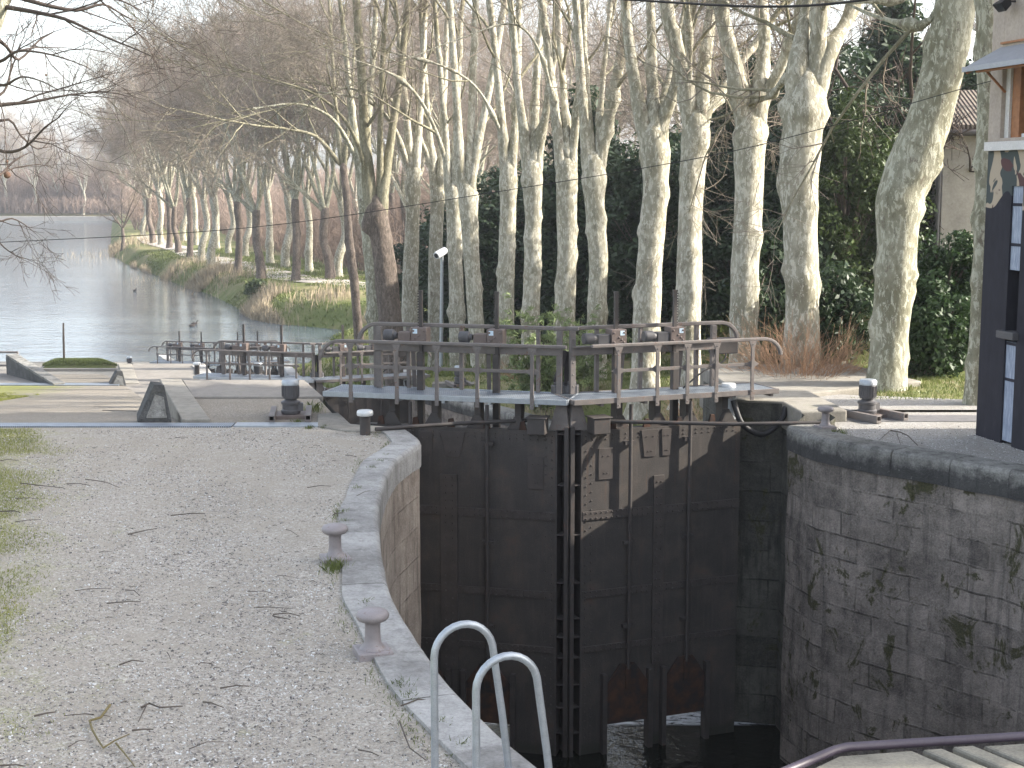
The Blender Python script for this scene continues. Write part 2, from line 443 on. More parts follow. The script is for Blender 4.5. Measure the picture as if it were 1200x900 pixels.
# ------------------------------------------------------------------ mesh helpers
class MB:
    def __init__(s):
        s.v = []
        s.f = []
        s.uv = None
    def add(s, vs, fs):
        o = len(s.v)
        s.v += [tuple(x) for x in vs]
        s.f += [tuple(i + o for i in f) for f in fs]
    def hexa(s, c8):
        s.add(c8, [(0, 3, 2, 1), (4, 5, 6, 7), (0, 1, 5, 4), (1, 2, 6, 5), (2, 3, 7, 6), (3, 0, 4, 7)])
    def box(s, x0, x1, y0, y1, z0, z1):
        s.hexa([(x0, y0, z0), (x1, y0, z0), (x1, y1, z0), (x0, y1, z0), (x0, y0, z1), (x1, y0, z1), (x1, y1, z1), (x0, y1, z1)])
    def beam(s, a, b, w, h, up=(0, 0, 1)):
        a, b, up = Vector(a), Vector(b), Vector(up)
        d = (b - a).normalized()
        if abs(d.dot(up)) > 0.98:
            up = Vector((0, 1, 0))
        sx = d.cross(up).normalized() * (w / 2)
        sz = sx.cross(d).normalized() * (h / 2)
        s.hexa([a - sx - sz, a + sx - sz, b + sx - sz, b - sx - sz, a - sx + sz, a + sx + sz, b + sx + sz, b - sx + sz])
    def tube(s, pts, rad, n=8, caps=True):
        pts = [Vector(p) for p in pts]
        if not hasattr(rad, '__len__'):
            rad = [rad] * len(pts)
        o = len(s.v)
        u = None
        for i, p in enumerate(pts):
            d = (pts[min(i + 1, len(pts) - 1)] - pts[max(i - 1, 0)]).normalized()
            if u is None:
                u = d.orthogonal().normalized()
            else:
                u = (u - d * u.dot(d)).normalized()
            w = d.cross(u)
            for k in range(n):
                a = 2 * math.pi * k / n
                s.v.append(tuple(p + (u * math.cos(a) + w * math.sin(a)) * rad[i]))
        for i in range(len(pts) - 1):
            for k in range(n):
                a, b = o + i * n + k, o + i * n + (k + 1) % n
                s.f.append((a, b, b + n, a + n))
        if caps:
            s.f.append(tuple(o + k for k in reversed(range(n))))
            s.f.append(tuple(o + (len(pts) - 1) * n + k for k in range(n)))
    def lathe(s, prof, c=(0, 0, 0), n=20):
        o = len(s.v)
        for r, z in prof:
            for k in range(n):
                a = 2 * math.pi * k / n
                s.v.append((c[0] + r * math.cos(a), c[1] + r * math.sin(a), c[2] + z))
        m = len(prof)
        for i in range(m - 1):
            for k in range(n):
                a, b = o + i * n + k, o + i * n + (k + 1) % n
                s.f.append((a, b, b + n, a + n))
        s.f.append(tuple(o + k for k in reversed(range(n))))
        s.f.append(tuple(o + (m - 1) * n + k for k in range(n)))
    def prism(s, poly, z0, z1):
        n = len(poly)
        o = len(s.v)
        s.v += [(p[0], p[1], z0) for p in poly] + [(p[0], p[1], z1) for p in poly]
        s.f.append(tuple(o + k for k in reversed(range(n))))
        s.f.append(tuple(o + n + k for k in range(n)))
        for k in range(n):
            j = (k + 1) % n
            s.f.append((o + k, o + j, o + n + j, o + n + k))
    def build(s, name, mat, parent=None, smooth=False, bevel=0.0, seg=2, kind=None):
        me = bpy.data.meshes.new(name)
        me.from_pydata(s.v, [], s.f)
        bm = bmesh.new()
        bm.from_mesh(me)
        bmesh.ops.recalc_face_normals(bm, faces=bm.faces)
        bm.to_mesh(me)
        bm.free()
        if s.uv:
            pass
        me.materials.append(M[mat])
        if smooth:
            me.polygons.foreach_set('use_smooth', [True] * len(me.polygons))
        o = bpy.data.objects.new(name, me)
        COL.objects.link(o)
        if parent:
            o.parent = parent
        if bevel:
            b = o.modifiers.new('edge', 'BEVEL')
            b.width = bevel
            b.segments = seg
            b.limit_method = 'ANGLE'
            b.angle_limit = R(40)
        if smooth:
            try:
                me.set_sharp_from_angle(angle=R(50))
            except Exception:
                pass
        if kind:
            o['kind'] = kind
        return o

def tag(o, label, cat, group=None):
    o['label'] = label
    o['category'] = cat
    if group:
        o['group'] = group
    return o

def empty(name, loc, label, cat, group=None, rz=0.0):
    o = bpy.data.objects.new(name, None)
    COL.objects.link(o)
    o.location = loc
    o.rotation_euler = (0, 0, rz)
    o.empty_display_size = 0.3
    return tag(o, label, cat, group)

KIDS = {}
def copy_tree(o, parent=None):
    c = o.copy()
    COL.objects.link(c)
    if parent:
        c.parent = parent
    for ch in [x for x in COL.objects if x.parent == o]:
        copy_tree(ch, c)
    return c

def np_mesh(name, V, faces_idx, mat, parent=None, kind=None, smooth=False, link=True):
    """V (n,3); faces_idx (m,k)"""
    me = bpy.data.meshes.new(name)
    V = np.ascontiguousarray(V, dtype=np.float32)
    Fi = np.ascontiguousarray(faces_idx, dtype=np.int32)
    m, k = Fi.shape
    me.vertices.add(len(V))
    me.vertices.foreach_set('co', V.ravel())
    me.loops.add(m * k)
    me.loops.foreach_set('vertex_index', Fi.ravel())
    me.polygons.add(m)
    me.polygons.foreach_set('loop_start', np.arange(m, dtype=np.int32) * k)
    if smooth:
        me.polygons.foreach_set('use_smooth', np.ones(m, dtype=bool))
    me.update(calc_edges=True)
    me.materials.append(M[mat])
    if not link:
        return me
    o = bpy.data.objects.new(name, me)
    COL.objects.link(o)
    if parent:
        o.parent = parent
    if kind:
        o['kind'] = kind
    return o

def tubes_np(polys, sides):
    """polys: list of (pts list of 3-tuples, radii list) -> verts, quads"""
    groups = {}
    for p, r in polys:
        groups.setdefault(len(p), []).append((p, r))
    VV, FF, off = [], [], 0
    ang = np.arange(sides) * 2 * math.pi / sides
    for N, lst in groups.items():
        P = np.array([a for a, _ in lst], dtype=np.float64)
        Rr = np.array([b for _, b in lst], dtype=np.float64)
        T = np.empty_like(P)
        T[:, 1:-1] = P[:, 2:] - P[:, :-2]
        T[:, 0] = P[:, 1] - P[:, 0]
        T[:, -1] = P[:, -1] - P[:, -2]
        T /= np.linalg.norm(T, axis=2, keepdims=True) + 1e-9
        ov = P[:, -1] - P[:, 0]
        ov /= np.linalg.norm(ov, axis=1, keepdims=True) + 1e-9
        ref = np.where(np.abs(ov[:, 2:3]) < 0.8, np.array([[0, 0, 1.0]]), np.array([[1.0, 0.2, 0]]))[:, None, :]
        U = np.cross(T, np.broadcast_to(ref, T.shape))
        U /= np.linalg.norm(U, axis=2, keepdims=True) + 1e-9
        W = np.cross(T, U)
        ring = P[:, :, None, :] + Rr[:, :, None, None] * (np.cos(ang)[None, None, :, None] * U[:, :, None, :] + np.sin(ang)[None, None, :, None] * W[:, :, None, :])
        Mn = len(lst)
        idx = (np.arange(Mn * N * sides).reshape(Mn, N, sides)) + off
        a = idx[:, :-1, :]
        b = np.roll(a, -1, axis=2)
        c = idx[:, 1:, :]
        d = np.roll(c, -1, axis=2)
        FF.append(np.stack([a, b, d, c], axis=-1).reshape(-1, 4))
        VV.append(ring.reshape(-1, 3))
        off += Mn * N * sides
    return np.concatenate(VV), np.concatenate(FF)

def interp(tab, x):
    if x <= tab[0][0]:
        return tab[0][1]
    for (a, va), (b, vb) in zip(tab, tab[1:]):
        if x <= b:
            return va + (vb - va) * (x - a) / (b - a)
    return tab[-1][1]

def smooth_poly(pts, n=6):
    """Catmull-Rom through 2-D/3-D points"""
    P = [Vector(p) for p in pts]
    out = []
    for i in range(len(P) - 1):
        p0, p1, p2, p3 = P[max(i - 1, 0)], P[i], P[i + 1], P[min(i + 2, len(P) - 1)]
        for k in range(n):
            t = k / n
            out.append(0.5 * ((2 * p1) + (p2 - p0) * t + (2 * p0 - 5 * p1 + 4 * p2 - p3) * t * t + (3 * p1 - p0 - 3 * p2 + p3) * t ** 3))
    out.append(P[-1])
    return out
SUN_E, SKY_S, HAZE, EXPO = 3.4, 0.15, 0.00045, 1.88
mk_ground('deck_stone', (0.10,0.095,0.08), (0.27,0.255,0.21), 0.6)
# ------------------------------------------------------------------ swept strips with UV in metres
def sweep(name, stations, mat, kind='structure', closed=False, caps=False, smooth=False, parent=None, flip=False):
    ns, k = len(stations), len(stations[0])
    V = [tuple(p) for st in stations for p in st]
    arc = [0.0]
    for a, b in zip(stations, stations[1:]):
        arc.append(arc[-1] + (Vector(b[0]) - Vector(a[0])).length)
    st0 = stations[ns // 2]
    cr = [0.0]
    for a, b in zip(st0, st0[1:]):
        cr.append(cr[-1] + (Vector(b) - Vector(a)).length)
    faces, uvs = [], []
    for i in range(ns - 1):
        for j in range(k - 1):
            f = [i * k + j, (i + 1) * k + j, (i + 1) * k + j + 1, i * k + j + 1]
            u = [(arc[i], cr[j]), (arc[i + 1], cr[j]), (arc[i + 1], cr[j + 1]), (arc[i], cr[j + 1])]
            if flip:
                f.reverse(); u.reverse()
            faces.append(f)
            uvs += u
    if caps:
        for base, rev in ((0, False), ((ns - 1) * k, True)):
            f = [base + j for j in range(k)]
            if rev:
                f.reverse()
            faces.append(f)
            uvs += [(arc[-1] if rev else 0.0, cr[j]) for j in range(k)]
    me = bpy.data.meshes.new(name)
    me.from_pydata(V, [], faces)
    ul = me.uv_layers.new(name='UVMap')
    for i, u in enumerate(uvs):
        ul.data[i].uv = u
    me.materials.append(M[mat])
    if smooth:
        me.polygons.foreach_set('use_smooth', [True] * len(me.polygons))
    o = bpy.data.objects.new(name, me)
    COL.objects.link(o)
    if kind:
        o['kind'] = kind
    if parent:
        o.parent = parent
    return o

def side_normals(pts):
    out = []
    for i in range(len(pts)):
        d = Vector((pts[min(i + 1, len(pts) - 1)][0] - pts[max(i - 1, 0)][0], pts[min(i + 1, len(pts) - 1)][1] - pts[max(i - 1, 0)][1], 0)).normalized()
        out.append(Vector((-d.y, d.x, 0)))   # left of travel
    return out

def resample(pts, step):
    P = [Vector(p) for p in pts]
    out = [P[0]]
    for a, b in zip(P, P[1:]):
        n = max(1, int((b - a).length / step))
        for k in range(1, n + 1):
            out.append(a.lerp(b, k / n))
    return out

def wall_strip(name, pts, zbot, mat, label, cat, inset=0.0, sign=1, rows=10, rough=0.0):
    """masonry face below a coping, pts carry their top z; thick back so it is a solid"""
    pts = resample(pts, 0.4)
    nr = side_normals(pts)
    st = []
    for p, n in zip(pts, nr):
        q = Vector(p) + n * (inset * sign)
        col = []
        for r in range(rows + 1):
            z = p[2] + (zbot - p[2]) * r / rows
            j = rough * (mnoise.noise(Vector((q.x * 1.3, q.y * 1.3, z * 1.3))))
            qq = q + n * j
            col.append((qq.x, qq.y, z))
        b = q + n * (sign * 0.5)
        col.append((b.x, b.y, zbot))
        col.append((b.x, b.y, p[2] - 0.01))
        st.append(col)
    o = sweep(name, st, mat, kind=None, smooth=False)
    return tag(o, label, cat)

def coping_strip(name, pts, sign, width, height, mat, label, over=0.03, lift=0.0, cat='coping'):
    pts = resample(pts, 0.3)
    nr = side_normals(pts)
    st = []
    for i, (p, n) in enumerate(zip(pts, nr)):
        n = n * sign
        wob = 0.012 * mnoise.noise(Vector((p[0] * 1.5, p[1] * 1.5, 3)))
        wz = 0.008 * mnoise.noise(Vector((p[0] * 2.1, p[1] * 2.1, 9)))
        P = Vector(p) + Vector((0, 0, lift + wz)) + n * wob
        w2 = width * (1 + 0.12 * mnoise.noise(Vector((p[0] * 0.9, p[1] * 0.9, 5))))
        prof = [(0.12, -height), (-over, -height), (-over, -height * 0.5), (-over, -0.07), (-over + 0.015, -0.03), (0.012, -0.008), (0.04, 0.0), (w2 * 0.5, 0.003), (w2, 0.0), (w2, -height * 0.8)]
        st.append([tuple(P + n * a + Vector((0, 0, b))) for a, b in prof])
    o = sweep(name, st, mat, kind=None, caps=True)
    return tag(o, label, cat)

# ------------------------------------------------------------------ plan of the place
Z2, Z3, ZW, ZLK = -2.8, -6.4, -6.9, -5.7
left_px = [(600, 875), (552, 830), (517, 792), (487, 750), (460, 705), (449, 672), (443, 635), (441, 600), (447, 568), (460, 542), (478, 528), (491, 519)]
L_near = [at(x, y, 0) for x, y in left_px]
L_near = [Vector((2.6, 4.6, 0)), Vector((1.75, 6.2, 0)), Vector((0.95, 8.0, 0))] + L_near + [at(487, 511, 0), at(471, 501, 0)]
L_near = smooth_poly(L_near, 4)
R_near = [at(924, 499, 0), at(959, 512, 0), at(1005, 521, 0), at(1065, 531, 0), at(1110, 538, 0), at(1152, 546, 0), at(1200, 555, 0), Vector((7.7, 17.6, 0)), Vector((8.4, 14.5, 0)), Vector((8.6, 11, 0)), Vector((8.1, 8, 0)), Vector((6.5, 5, 0))]
R_near = [R_near[0]] + smooth_poly(R_near[1:], 4)
L_corner = L_near[-1]
R_corner = R_near[0]

def xl_near(Y):
    for a, b in zip(L_near, L_near[1:]):
        if a.y <= Y <= b.y:
            return a.x + (b.x - a.x) * (Y - a.y) / max(1e-6, b.y - a.y)
    return L_near[0].x if Y < L_near[0].y else L_near[-1].x
RT = sorted([(p.y, p.x) for p in R_near])
def xr_near(Y):
    return interp(RT, Y)

XL2 = [(23.9, -2.65), (26, -3.25), (27.4, -3.6), (29.2, -4.15), (34, -6.4), (40, -8.9), (45, -10.0), (48, -9.75), (50, -10.2), (54, -11.4), (60, -14.2), (68, -18.2), (76, -20.2), (81.5, -19.3), (84, -19.4), (88, -21)]
XR2 = [(24.2, 4.85), (25.2, 4.72), (25.35, 3.96), (27, 3.95), (30, 3.75), (34, 2.9), (38, 1.5), (42, -0.4), (46, -2.9), (48.2, -3.5), (50, -3.7), (54, -4.0), (60, -5.2), (68, -7.8), (76, -11.4), (81.5, -12.9), (84, -13.0)]
def XL(Y): return interp(XL2, Y)
bank_px = [(400, 388), (375, 385), (320, 380), (292, 375), (262, 357), (237, 345), (207, 335), (182, 325), (162, 317), (140, 309), (127, 300), (125, 287), (126, 275), (128, 262)]
bank_w = [at(x, y, ZW) for x, y in bank_px]
XRT = XR2 + [(88, -12.6), (96, -11.5)] + [(p.y, p.x) for p in bank_w] + [(480, -130)]
XRT.sort()
def XRt(Y): return interp(XRT, Y)

ZROW = [(-30, 0), (28, 0), (31, -0.05), (34, -0.5), (40, -1.5), (47, -2.4), (52, -2.85), (54, -2.95), (66, -3.7), (78, -4.7), (92, -5.2), (420, -5.3), (900, -4)]
ZLOW = [(-30, 0), (25.5, 0.0), (27, -0.35), (30, -1.6), (33, -2.35), (38, -2.62), (48, -2.75), (53.5, -2.95), (57, -5.5), (60, -6.2), (84, -6.5)]
def sst(a, b, x):
    t = min(1, max(0, (x - a) / (b - a)))
    return t * t * (3 - 2 * t)
def zR(x, y):
    d = x - XRt(y)
    zrow = interp(ZROW, y)
    # ground stays up behind the trees on the right
    k = sst(5.5, 13, x) * (1 - sst(60, 110, y))
    zrow = zrow * (1 - 0.8 * k)
    z = zrow
    if y <= 84:
        f = sst(0.6, 2.9 if y < 53 else 2.9 + 4.5 * sst(53, 60, y), d)
        z = interp(ZLOW, y) * (1 - f) + zrow * f
    if y > 84:
        f = sst(-0.4, 3.2, d)
        z = -7.4 * (1 - f) + z * f
        z += 0.5 * sst(3, 10, d) * (1 - sst(14, 22, d)) * (1 if y > 95 else (y - 84) / 11) * 0.6
    if y > 29:
        z += 0.10 * mnoise.noise(Vector((x * 0.35, y * 0.35, 0))) * min(1, (y - 29) / 6)
    return z

# right-hand ground: one sheet from the quay to the far woods
ys = list(np.arange(25.35, 60, 0.6)) + list(np.arange(60, 130, 1.5)) + list(np.arange(130, 420, 5)) + list(np.arange(420, 1500, 60))
offs = [0, .25, .5, .8, 1.2, 1.7, 2.3, 3, 3.8, 4.7, 5.8, 7, 8.5, 10, 12, 14, 17, 20, 24, 29, 35, 45, 60, 90, 150, 300, 700]
V = []
for y in ys:
    x0 = XRt(y)
    if y > 84:
        x0 -= 0.8
    for o_ in offs:
        V.append((x0 + o_, y, zR(x0 + o_, y)))
nc = len(offs)
Fq = [(i * nc + j, i * nc + j + 1, (i + 1) * nc + j + 1, (i + 1) * nc + j) for i in range(len(ys) - 1) for j in range(nc - 1)]
np_mesh('bank_ground', np.array(V), np.array(Fq), 'bank_grass', kind='structure', smooth=True)

def sheet(name, rows, mat, kind='structure', sub=1):
    """rows: list of (y, x0, x1, z0, z1)"""
    V, Fs = [], []
    n = 24
    for (y, x0, x1, z0, z1) in rows:
        for k in range(n + 1):
            t = k / n
            V.append((x0 + (x1 - x0) * t, y, z0 + (z1 - z0) * t))
    for i in range(len(rows) - 1):
        for k in range(n):
            a = i * (n + 1) + k
            Fs.append((a, a + 1, a + n + 2, a + n + 1))
    return np_mesh(name, np.array(V), np.array(Fs), mat, kind=kind)

# left near quay
rows = []
for y in list(np.arange(-20, 4.6, 2.0)) + list(np.arange(4.6, 23.4, 0.35)) + [23.4]:
    rows.append((y, -70, xl_near(y) - 0.12 if y > 4.6 else 2.4, -0.03, -0.03))
rows.append((23.55, -70, L_corner.x - 0.5, -0.03, -0.03))
rows.append((24.15, -70, -2.78, -0.03, -0.03))
sheet('quay_gravel', rows, 'gravel')
# right near quay
rows = []
for y in list(np.arange(-20, 5, 2.0)) + list(np.arange(5, R_corner.y, 0.4)) + [R_corner.y, R_corner.y + 0.25, 24.2, 25.33]:
    if y <= R_corner.y:
        x0 = xr_near(y) + 0.12
    elif y < 24.2:
        x0 = R_corner.x + 0.3
    else:
        x0 = 4.9
    rows.append((y, x0, 60, -0.03, -0.03))
sheet('quay_gravel', rows, 'gravel_plain')
# gravel patch and asphalt lane on the right bank behind the actuator
def patch(name, poly, z, mat, zf=None):
    me = bpy.data.meshes.new(name)
    me.from_pydata([(p[0], p[1], (zf(p[0], p[1]) if zf else 0) + z) for p in poly], [], [tuple(range(len(poly)))])
    me.materials.append(M[mat])
    o = bpy.data.objects.new(name, me)
    COL.objects.link(o)
    o['kind'] = 'structure'
    return o
patch('gravel_path', [(4.9, 25.32), (60, 25.32), (60, 26.6), (14, 26.6), (9, 26.3), (7.5, 26.8), (6, 27.2), (5.3, 27.0)], 0.012, 'gravel_plain')
patch('asphalt_lane', [(4.9, 24.3), (60, 23.8), (60, 24.9), (4.95, 24.95)], -0.022, 'asphalt')

# left block one: level with the quay, edged towards the sloping path
def Xb(y): return -5.5 - 0.305 * (y - 24.15)
rows = [(24.15, Xb(24.15), XL(24.15) - 0.12, -0.03, -0.03), (26.6, Xb(26.6), XL(26.6) - 0.1, -0.03, -0.03), (26.9, Xb(26.9), XL(26.9) - 0.1, -0.03, -0.03)]
sheet('block_gravel', rows, 'gravel_far')
mb = MB()
mb.prism([(Xb(26.9) + 0.42, 26.9), (XL(26.9) - 0.02, 26.9), (XL(29.2) - 0.02, 29.2), (Xb(29.2) + 0.42, 29.2)], -1.0, 0.012)
o = mb.build('concrete_slab', 'concrete', kind='structure', bevel=0.02)
mb = MB()
mb.prism([(Xb(24.2), 24.2), (Xb(24.2) + 0.48, 24.2), (Xb(29.2) + 0.40, 29.2), (Xb(29.2) - 0.04, 29.2)], -3.2, 0.03)
tag(mb.build('quay_coping', 'concrete_lichen', bevel=0.02), 'pale lichened kerb of the concrete slab running back from the near stone wedge', 'coping')
# end wall of the block (drops to the next level, faces away)
mb = MB()
mb.box(Xb(29.2) + 0.45, XL(29.2) - 0.05, 29.22, 29.6, -7, -0.1)
tag(mb.build('retaining_wall', 'concrete'), 'concrete retaining wall dropping behind the near concrete slab', 'wall')
# sloping path one
rows = [(y, -70, Xb(y) - 0.02, Z2 * (y - 24.15) / 24.45 - 0.03, Z2 * (y - 24.15) / 24.45 - 0.03) for y in np.linspace(24.15, 48.6, 30)]
sheet('sloping_path', rows, 'gravel_far')
# level two
rows = [(y, Xb(y), XL(y) - 0.1, Z2, Z2) for y in (29.6, 34, 40, 45, 48, 50, 54)]
sheet('middle_quay', rows, 'concrete')
mb = MB()
mb.prism([(Xb(48.7), 48.7), (Xb(48.7) + 0.5, 48.7), (Xb(54) + 0.5, 54), (Xb(54), 54)], -6.6, Z2 + 0.03)
tag(mb.build('quay_coping', 'concrete_lichen', bevel=0.02), 'pale kerb running back from the small far stone wedge', 'coping')
mb = MB()
mb.box(Xb(54) + 0.5, XL(54) - 0.05, 54.02, 54.4, -8, Z2 - 0.02)
tag(mb.build('retaining_wall', 'concrete'), 'low concrete retaining wall at the end of the middle quay', 'wall')
# oblique retaining wall of the left upper terrace and sloping path two
WA, WB = at(75, 452, Z2), atY(19, 440, 51.6)
WTOP = atY(19, 414, 51.6).z - Z2
def Xw(y):
    return WA.x + (WB.x - WA.x) * (y - WA.y) / (WB.y - WA.y)
rows = [(y, Xw(y) if y < WB.y else -70, Xb(y) - 0.02, Z2 + (Z3 + 0.1 - Z2) * (y - 48.6) / 29, Z2 + (Z3 + 0.1 - Z2) * (y - 48.6) / 29) for y in list(np.linspace(48.6, WB.y, 8)) + list(np.linspace(WB.y + 0.01, 77.6, 10))]
sheet('sloping_path', rows, 'gravel_low')
rows = [(y, -70, Xw(y), Z2 - 0.02, Z2 - 0.02) for y in np.linspace(48.6, 54.5, 5)]
sheet('upper_terrace', rows, 'concrete')
# level three
rows = [(y, Xb(y) if y < 77.6 else -60, XL(y) - 0.1, Z3, Z3) for y in (54.4, 60, 68, 77.59)]
sheet('lower_quay', rows, 'concrete')
rows = [(y, -26.5 if y > 84 else -60, XL(y) - 0.1, Z3, Z3) for y in (77.6, 80, 83.9)]
sheet('lower_quay', rows, 'concrete_lichen')

# water
me = np_mesh('canal_water', np.array([(-400, 48.4, ZW), (300, 48.4, ZW), (300, 395, ZW), (-400, 395, ZW)]), np.array([(0, 1, 2, 3)]), 'canal_water', kind='structure')
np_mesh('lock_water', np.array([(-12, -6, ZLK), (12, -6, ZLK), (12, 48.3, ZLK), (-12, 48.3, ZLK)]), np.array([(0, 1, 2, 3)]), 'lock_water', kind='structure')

# left shore, outside the left edge of the picture
LSH = [(104, -56), (130, -70), (200, -100), (300, -142), (388, -178)]
V = []
for y in np.linspace(104, 392, 40):
    e = interp(LSH, y)
    for o_, z in ((0, -7.4), (-1.2, -6.5), (-3, -5.7), (-8, -5.4), (-30, -5.2), (-200, -4.8)):
        V.append((e + o_, y, z))
Fq = [(i * 6 + j, i * 6 + j + 1, (i + 1) * 6 + j + 1, (i + 1) * 6 + j) for i in range(39) for j in range(5)]
np_mesh('left_shore', np.array(V), np.array(Fq), 'bank_dry', kind='structure', smooth=True)
# far shore and hills
V, Fq = [], []
xs = np.linspace(-700, 200, 61)
yy = [388, 392, 396, 402, 415, 440, 480, 560, 700, 900]
for y in yy:
    for x in xs:
        z = interp([(388, -8.5), (391, -7.2), (393, -5.6), (402, -5.0), (440, -3.5), (560, -1), (900, 2)], y) + 0.5 * mnoise.noise(Vector((x * 0.05, y * 0.05, 2)))
        V.append((x, y, z))
nc = len(xs)
Fq = [(i * nc + j, i * nc + j + 1, (i + 1) * nc + j + 1, (i + 1) * nc + j) for i in range(len(yy) - 1) for j in range(nc - 1)]
np_mesh('far_shore', np.array(V), np.array(Fq), 'bank_dry', kind='structure', smooth=True)
mb = MB(); mb.box(-260, -96, 389.5, 391.5, -8, -5.7)
tag(mb.build('stone_edging', 'path_earth'), 'pale low stone edging along the far shore of the canal', 'edging')
V, Fq = [], []
xs = np.linspace(-1200, 700, 120)
yy = np.linspace(850, 1500, 14)
for i, y in enumerate(yy):
    for x in xs:
        t = i / (len(yy) - 1)
        hgt = 34 + 16 * mnoise.noise(Vector((x * 0.004, 1.3, 0))) + 8 * mnoise.noise(Vector((x * 0.016, 4.3, 0)))
        V.append((x, y, -3 + hgt * math.sin(t * math.pi * 0.5) + 2.5 * mnoise.noise(Vector((x * 0.06, y * 0.06, 0)))))
nc = len(xs)
Fq = [(i * nc + j, i * nc + j + 1, (i + 1) * nc + j + 1, (i + 1) * nc + j) for i in range(len(yy) - 1) for j in range(nc - 1)]
np_mesh('hills', np.array(V), np.array(Fq), 'hill_wood', kind='structure', smooth=True)
# base sheet reaching the horizon
np_mesh('ground', np.array([(-3000, -200, -9.5), (3000, -200, -9.5), (3000, 4000, -9.5), (-3000, 4000, -9.5)]), np.array([(0, 1, 2, 3)]), 'hill_wood', kind='structure')

# ------------------------------------------------------------------ chamber walls and copings
LW = [p + Vector((0, 0, -0.36)) for p in L_near]
wall_strip('lock_wall', LW, -6.6, 'wall_light', 'pale curved lock wall under the left quay coping', 'wall', inset=0.0, sign=1, rough=0.02)
coping_strip('quay_coping', L_near, 1, 0.43, 0.37, 'coping_light', 'pale curved stone coping along the left edge of the lock beside the gravel', lift=0.005)
# return wall and gate recess, left
Lrec = [L_corner, Vector((-2.65, 23.9, 0)), Vector((-3.25, 26, 0)), Vector((-3.6, 27.4, 0)), Vector((-4.15, 29.2, 0))]
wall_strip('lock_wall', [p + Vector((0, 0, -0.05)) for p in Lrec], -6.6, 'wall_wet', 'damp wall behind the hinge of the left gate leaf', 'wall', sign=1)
mb = MB()
mb.prism([(L_corner.x - 0.03, L_corner.y + 0.02), (-2.66, 23.92), (-3.0, 25.1), (-3.35, 24.95), (-3.2, 23.75), (-2.75, 23.35), (L_corner.x - 0.46, L_corner.y - 0.38)], -0.35, 0.0)
o = mb.build('stone_slab', 'concrete_lichen', bevel=0.02)
tag(o, 'flat stone slab under the white capped bollard at the left gate corner', 'slab')
# right
RW = [p + Vector((0, 0, -0.36)) for p in R_near]
wall_strip('lock_wall', RW, -6.6, 'wall_dark', 'dark mossy block masonry wall of the lock on the right', 'wall', sign=1, rough=0.035, rows=16)
coping_strip('quay_coping', R_near, 1, 0.5, 0.40, 'coping_dark', 'weathered stone coping with a black stain along the right quay', lift=0.005)
Rrec = [Vector((3.95, 30, -0.1)), Vector((3.95, 25.42, 0.15)), Vector((4.72, 25.25, 0.15)), Vector((4.85, 24.0, 0.15)), Vector((R_corner.x + 0.02, R_corner.y + 0.06, -0.05))]
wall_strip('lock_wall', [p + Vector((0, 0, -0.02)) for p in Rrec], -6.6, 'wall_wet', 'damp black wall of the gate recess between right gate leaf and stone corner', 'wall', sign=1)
mb = MB()
mb.prism([(3.93, 25.45), (4.70, 25.28), (4.80, 24.15), (5.62, 24.30), (5.42, 26.7), (4.1, 27.6)], -0.30, 0.17)
tag(mb.build('quay_block', 'coping_dark' if False else 'concrete_lichen', bevel=0.03), 'raised lichened stone block at the end of the right gate walkway', 'stone block')
mb = MB()
mb.prism([(4.12, 27.62), (5.44, 26.74), (8.0, 28.4), (7.2, 31.0), (4.0, 31.0)], -0.8, 0.10)
tag(mb.build('concrete_slab', 'concrete_lichen', bevel=0.03), 'broad grey concrete slab behind the right gate in front of the dry shrub', 'slab')
# chambers two and three
def edge_pts(tab, y0, y1, zf, step=1.0):
    out = []
    for y in np.arange(y0, y1 + 1e-6, step):
        x = interp(tab, y)
        out.append(Vector((x, y, zf(x, y))))
    return out
r2 = edge_pts(XR2, 27.7, 48.2, lambda x, y: zR(x, y) + 0.06)
wall_strip('lock_wall', [p + Vector((0, 0, -0.36)) for p in r2], -8, 'wall_dark', 'curved stone wall of the middle lock chamber below the grass bank', 'wall', sign=-1)
coping_strip('quay_coping', r2, -1, 0.5, 0.38, 'coping_dark', 'curved stone coping of the middle lock chamber beside the grass', lift=0.02)
r3 = edge_pts(XR2, 48.4, 84, lambda x, y: zR(x, y) + 0.06)
wall_strip('lock_wall', [p + Vector((0, 0, -0.36)) for p in r3], -8, 'wall_dark', 'stone wall of the lowest lock chamber below the grass bank', 'wall', sign=-1)
coping_strip('quay_coping', r3, -1, 0.5, 0.38, 'coping_light', 'stone coping of the lowest lock chamber beside the grass', lift=0.02)
l2 = edge_pts(XL2, 29.6, 54, lambda x, y: Z2 + 0.03)
wall_strip('lock_wall', [p + Vector((0, 0, -0.36)) for p in l2], -8, 'wall_light', 'stone wall of the middle lock chamber below the middle quay', 'wall', sign=1)
coping_strip('quay_coping', l2, 1, 0.5, 0.38, 'coping_light', 'pale stone coping along the middle quay at the second pair of gates', lift=0.01)
l3 = edge_pts(XL2, 54.4, 88, lambda x, y: Z3 + 0.03)
wall_strip('lock_wall', [p + Vector((0, 0, -0.36)) for p in l3], -8, 'wall_light', 'stone wall of the lowest lock chamber below the lower quay', 'wall', sign=1)
coping_strip('quay_coping', l3, 1, 0.5, 0.38, 'coping_light', 'pale stone coping along the lower quay at the farthest gates', lift=0.01)

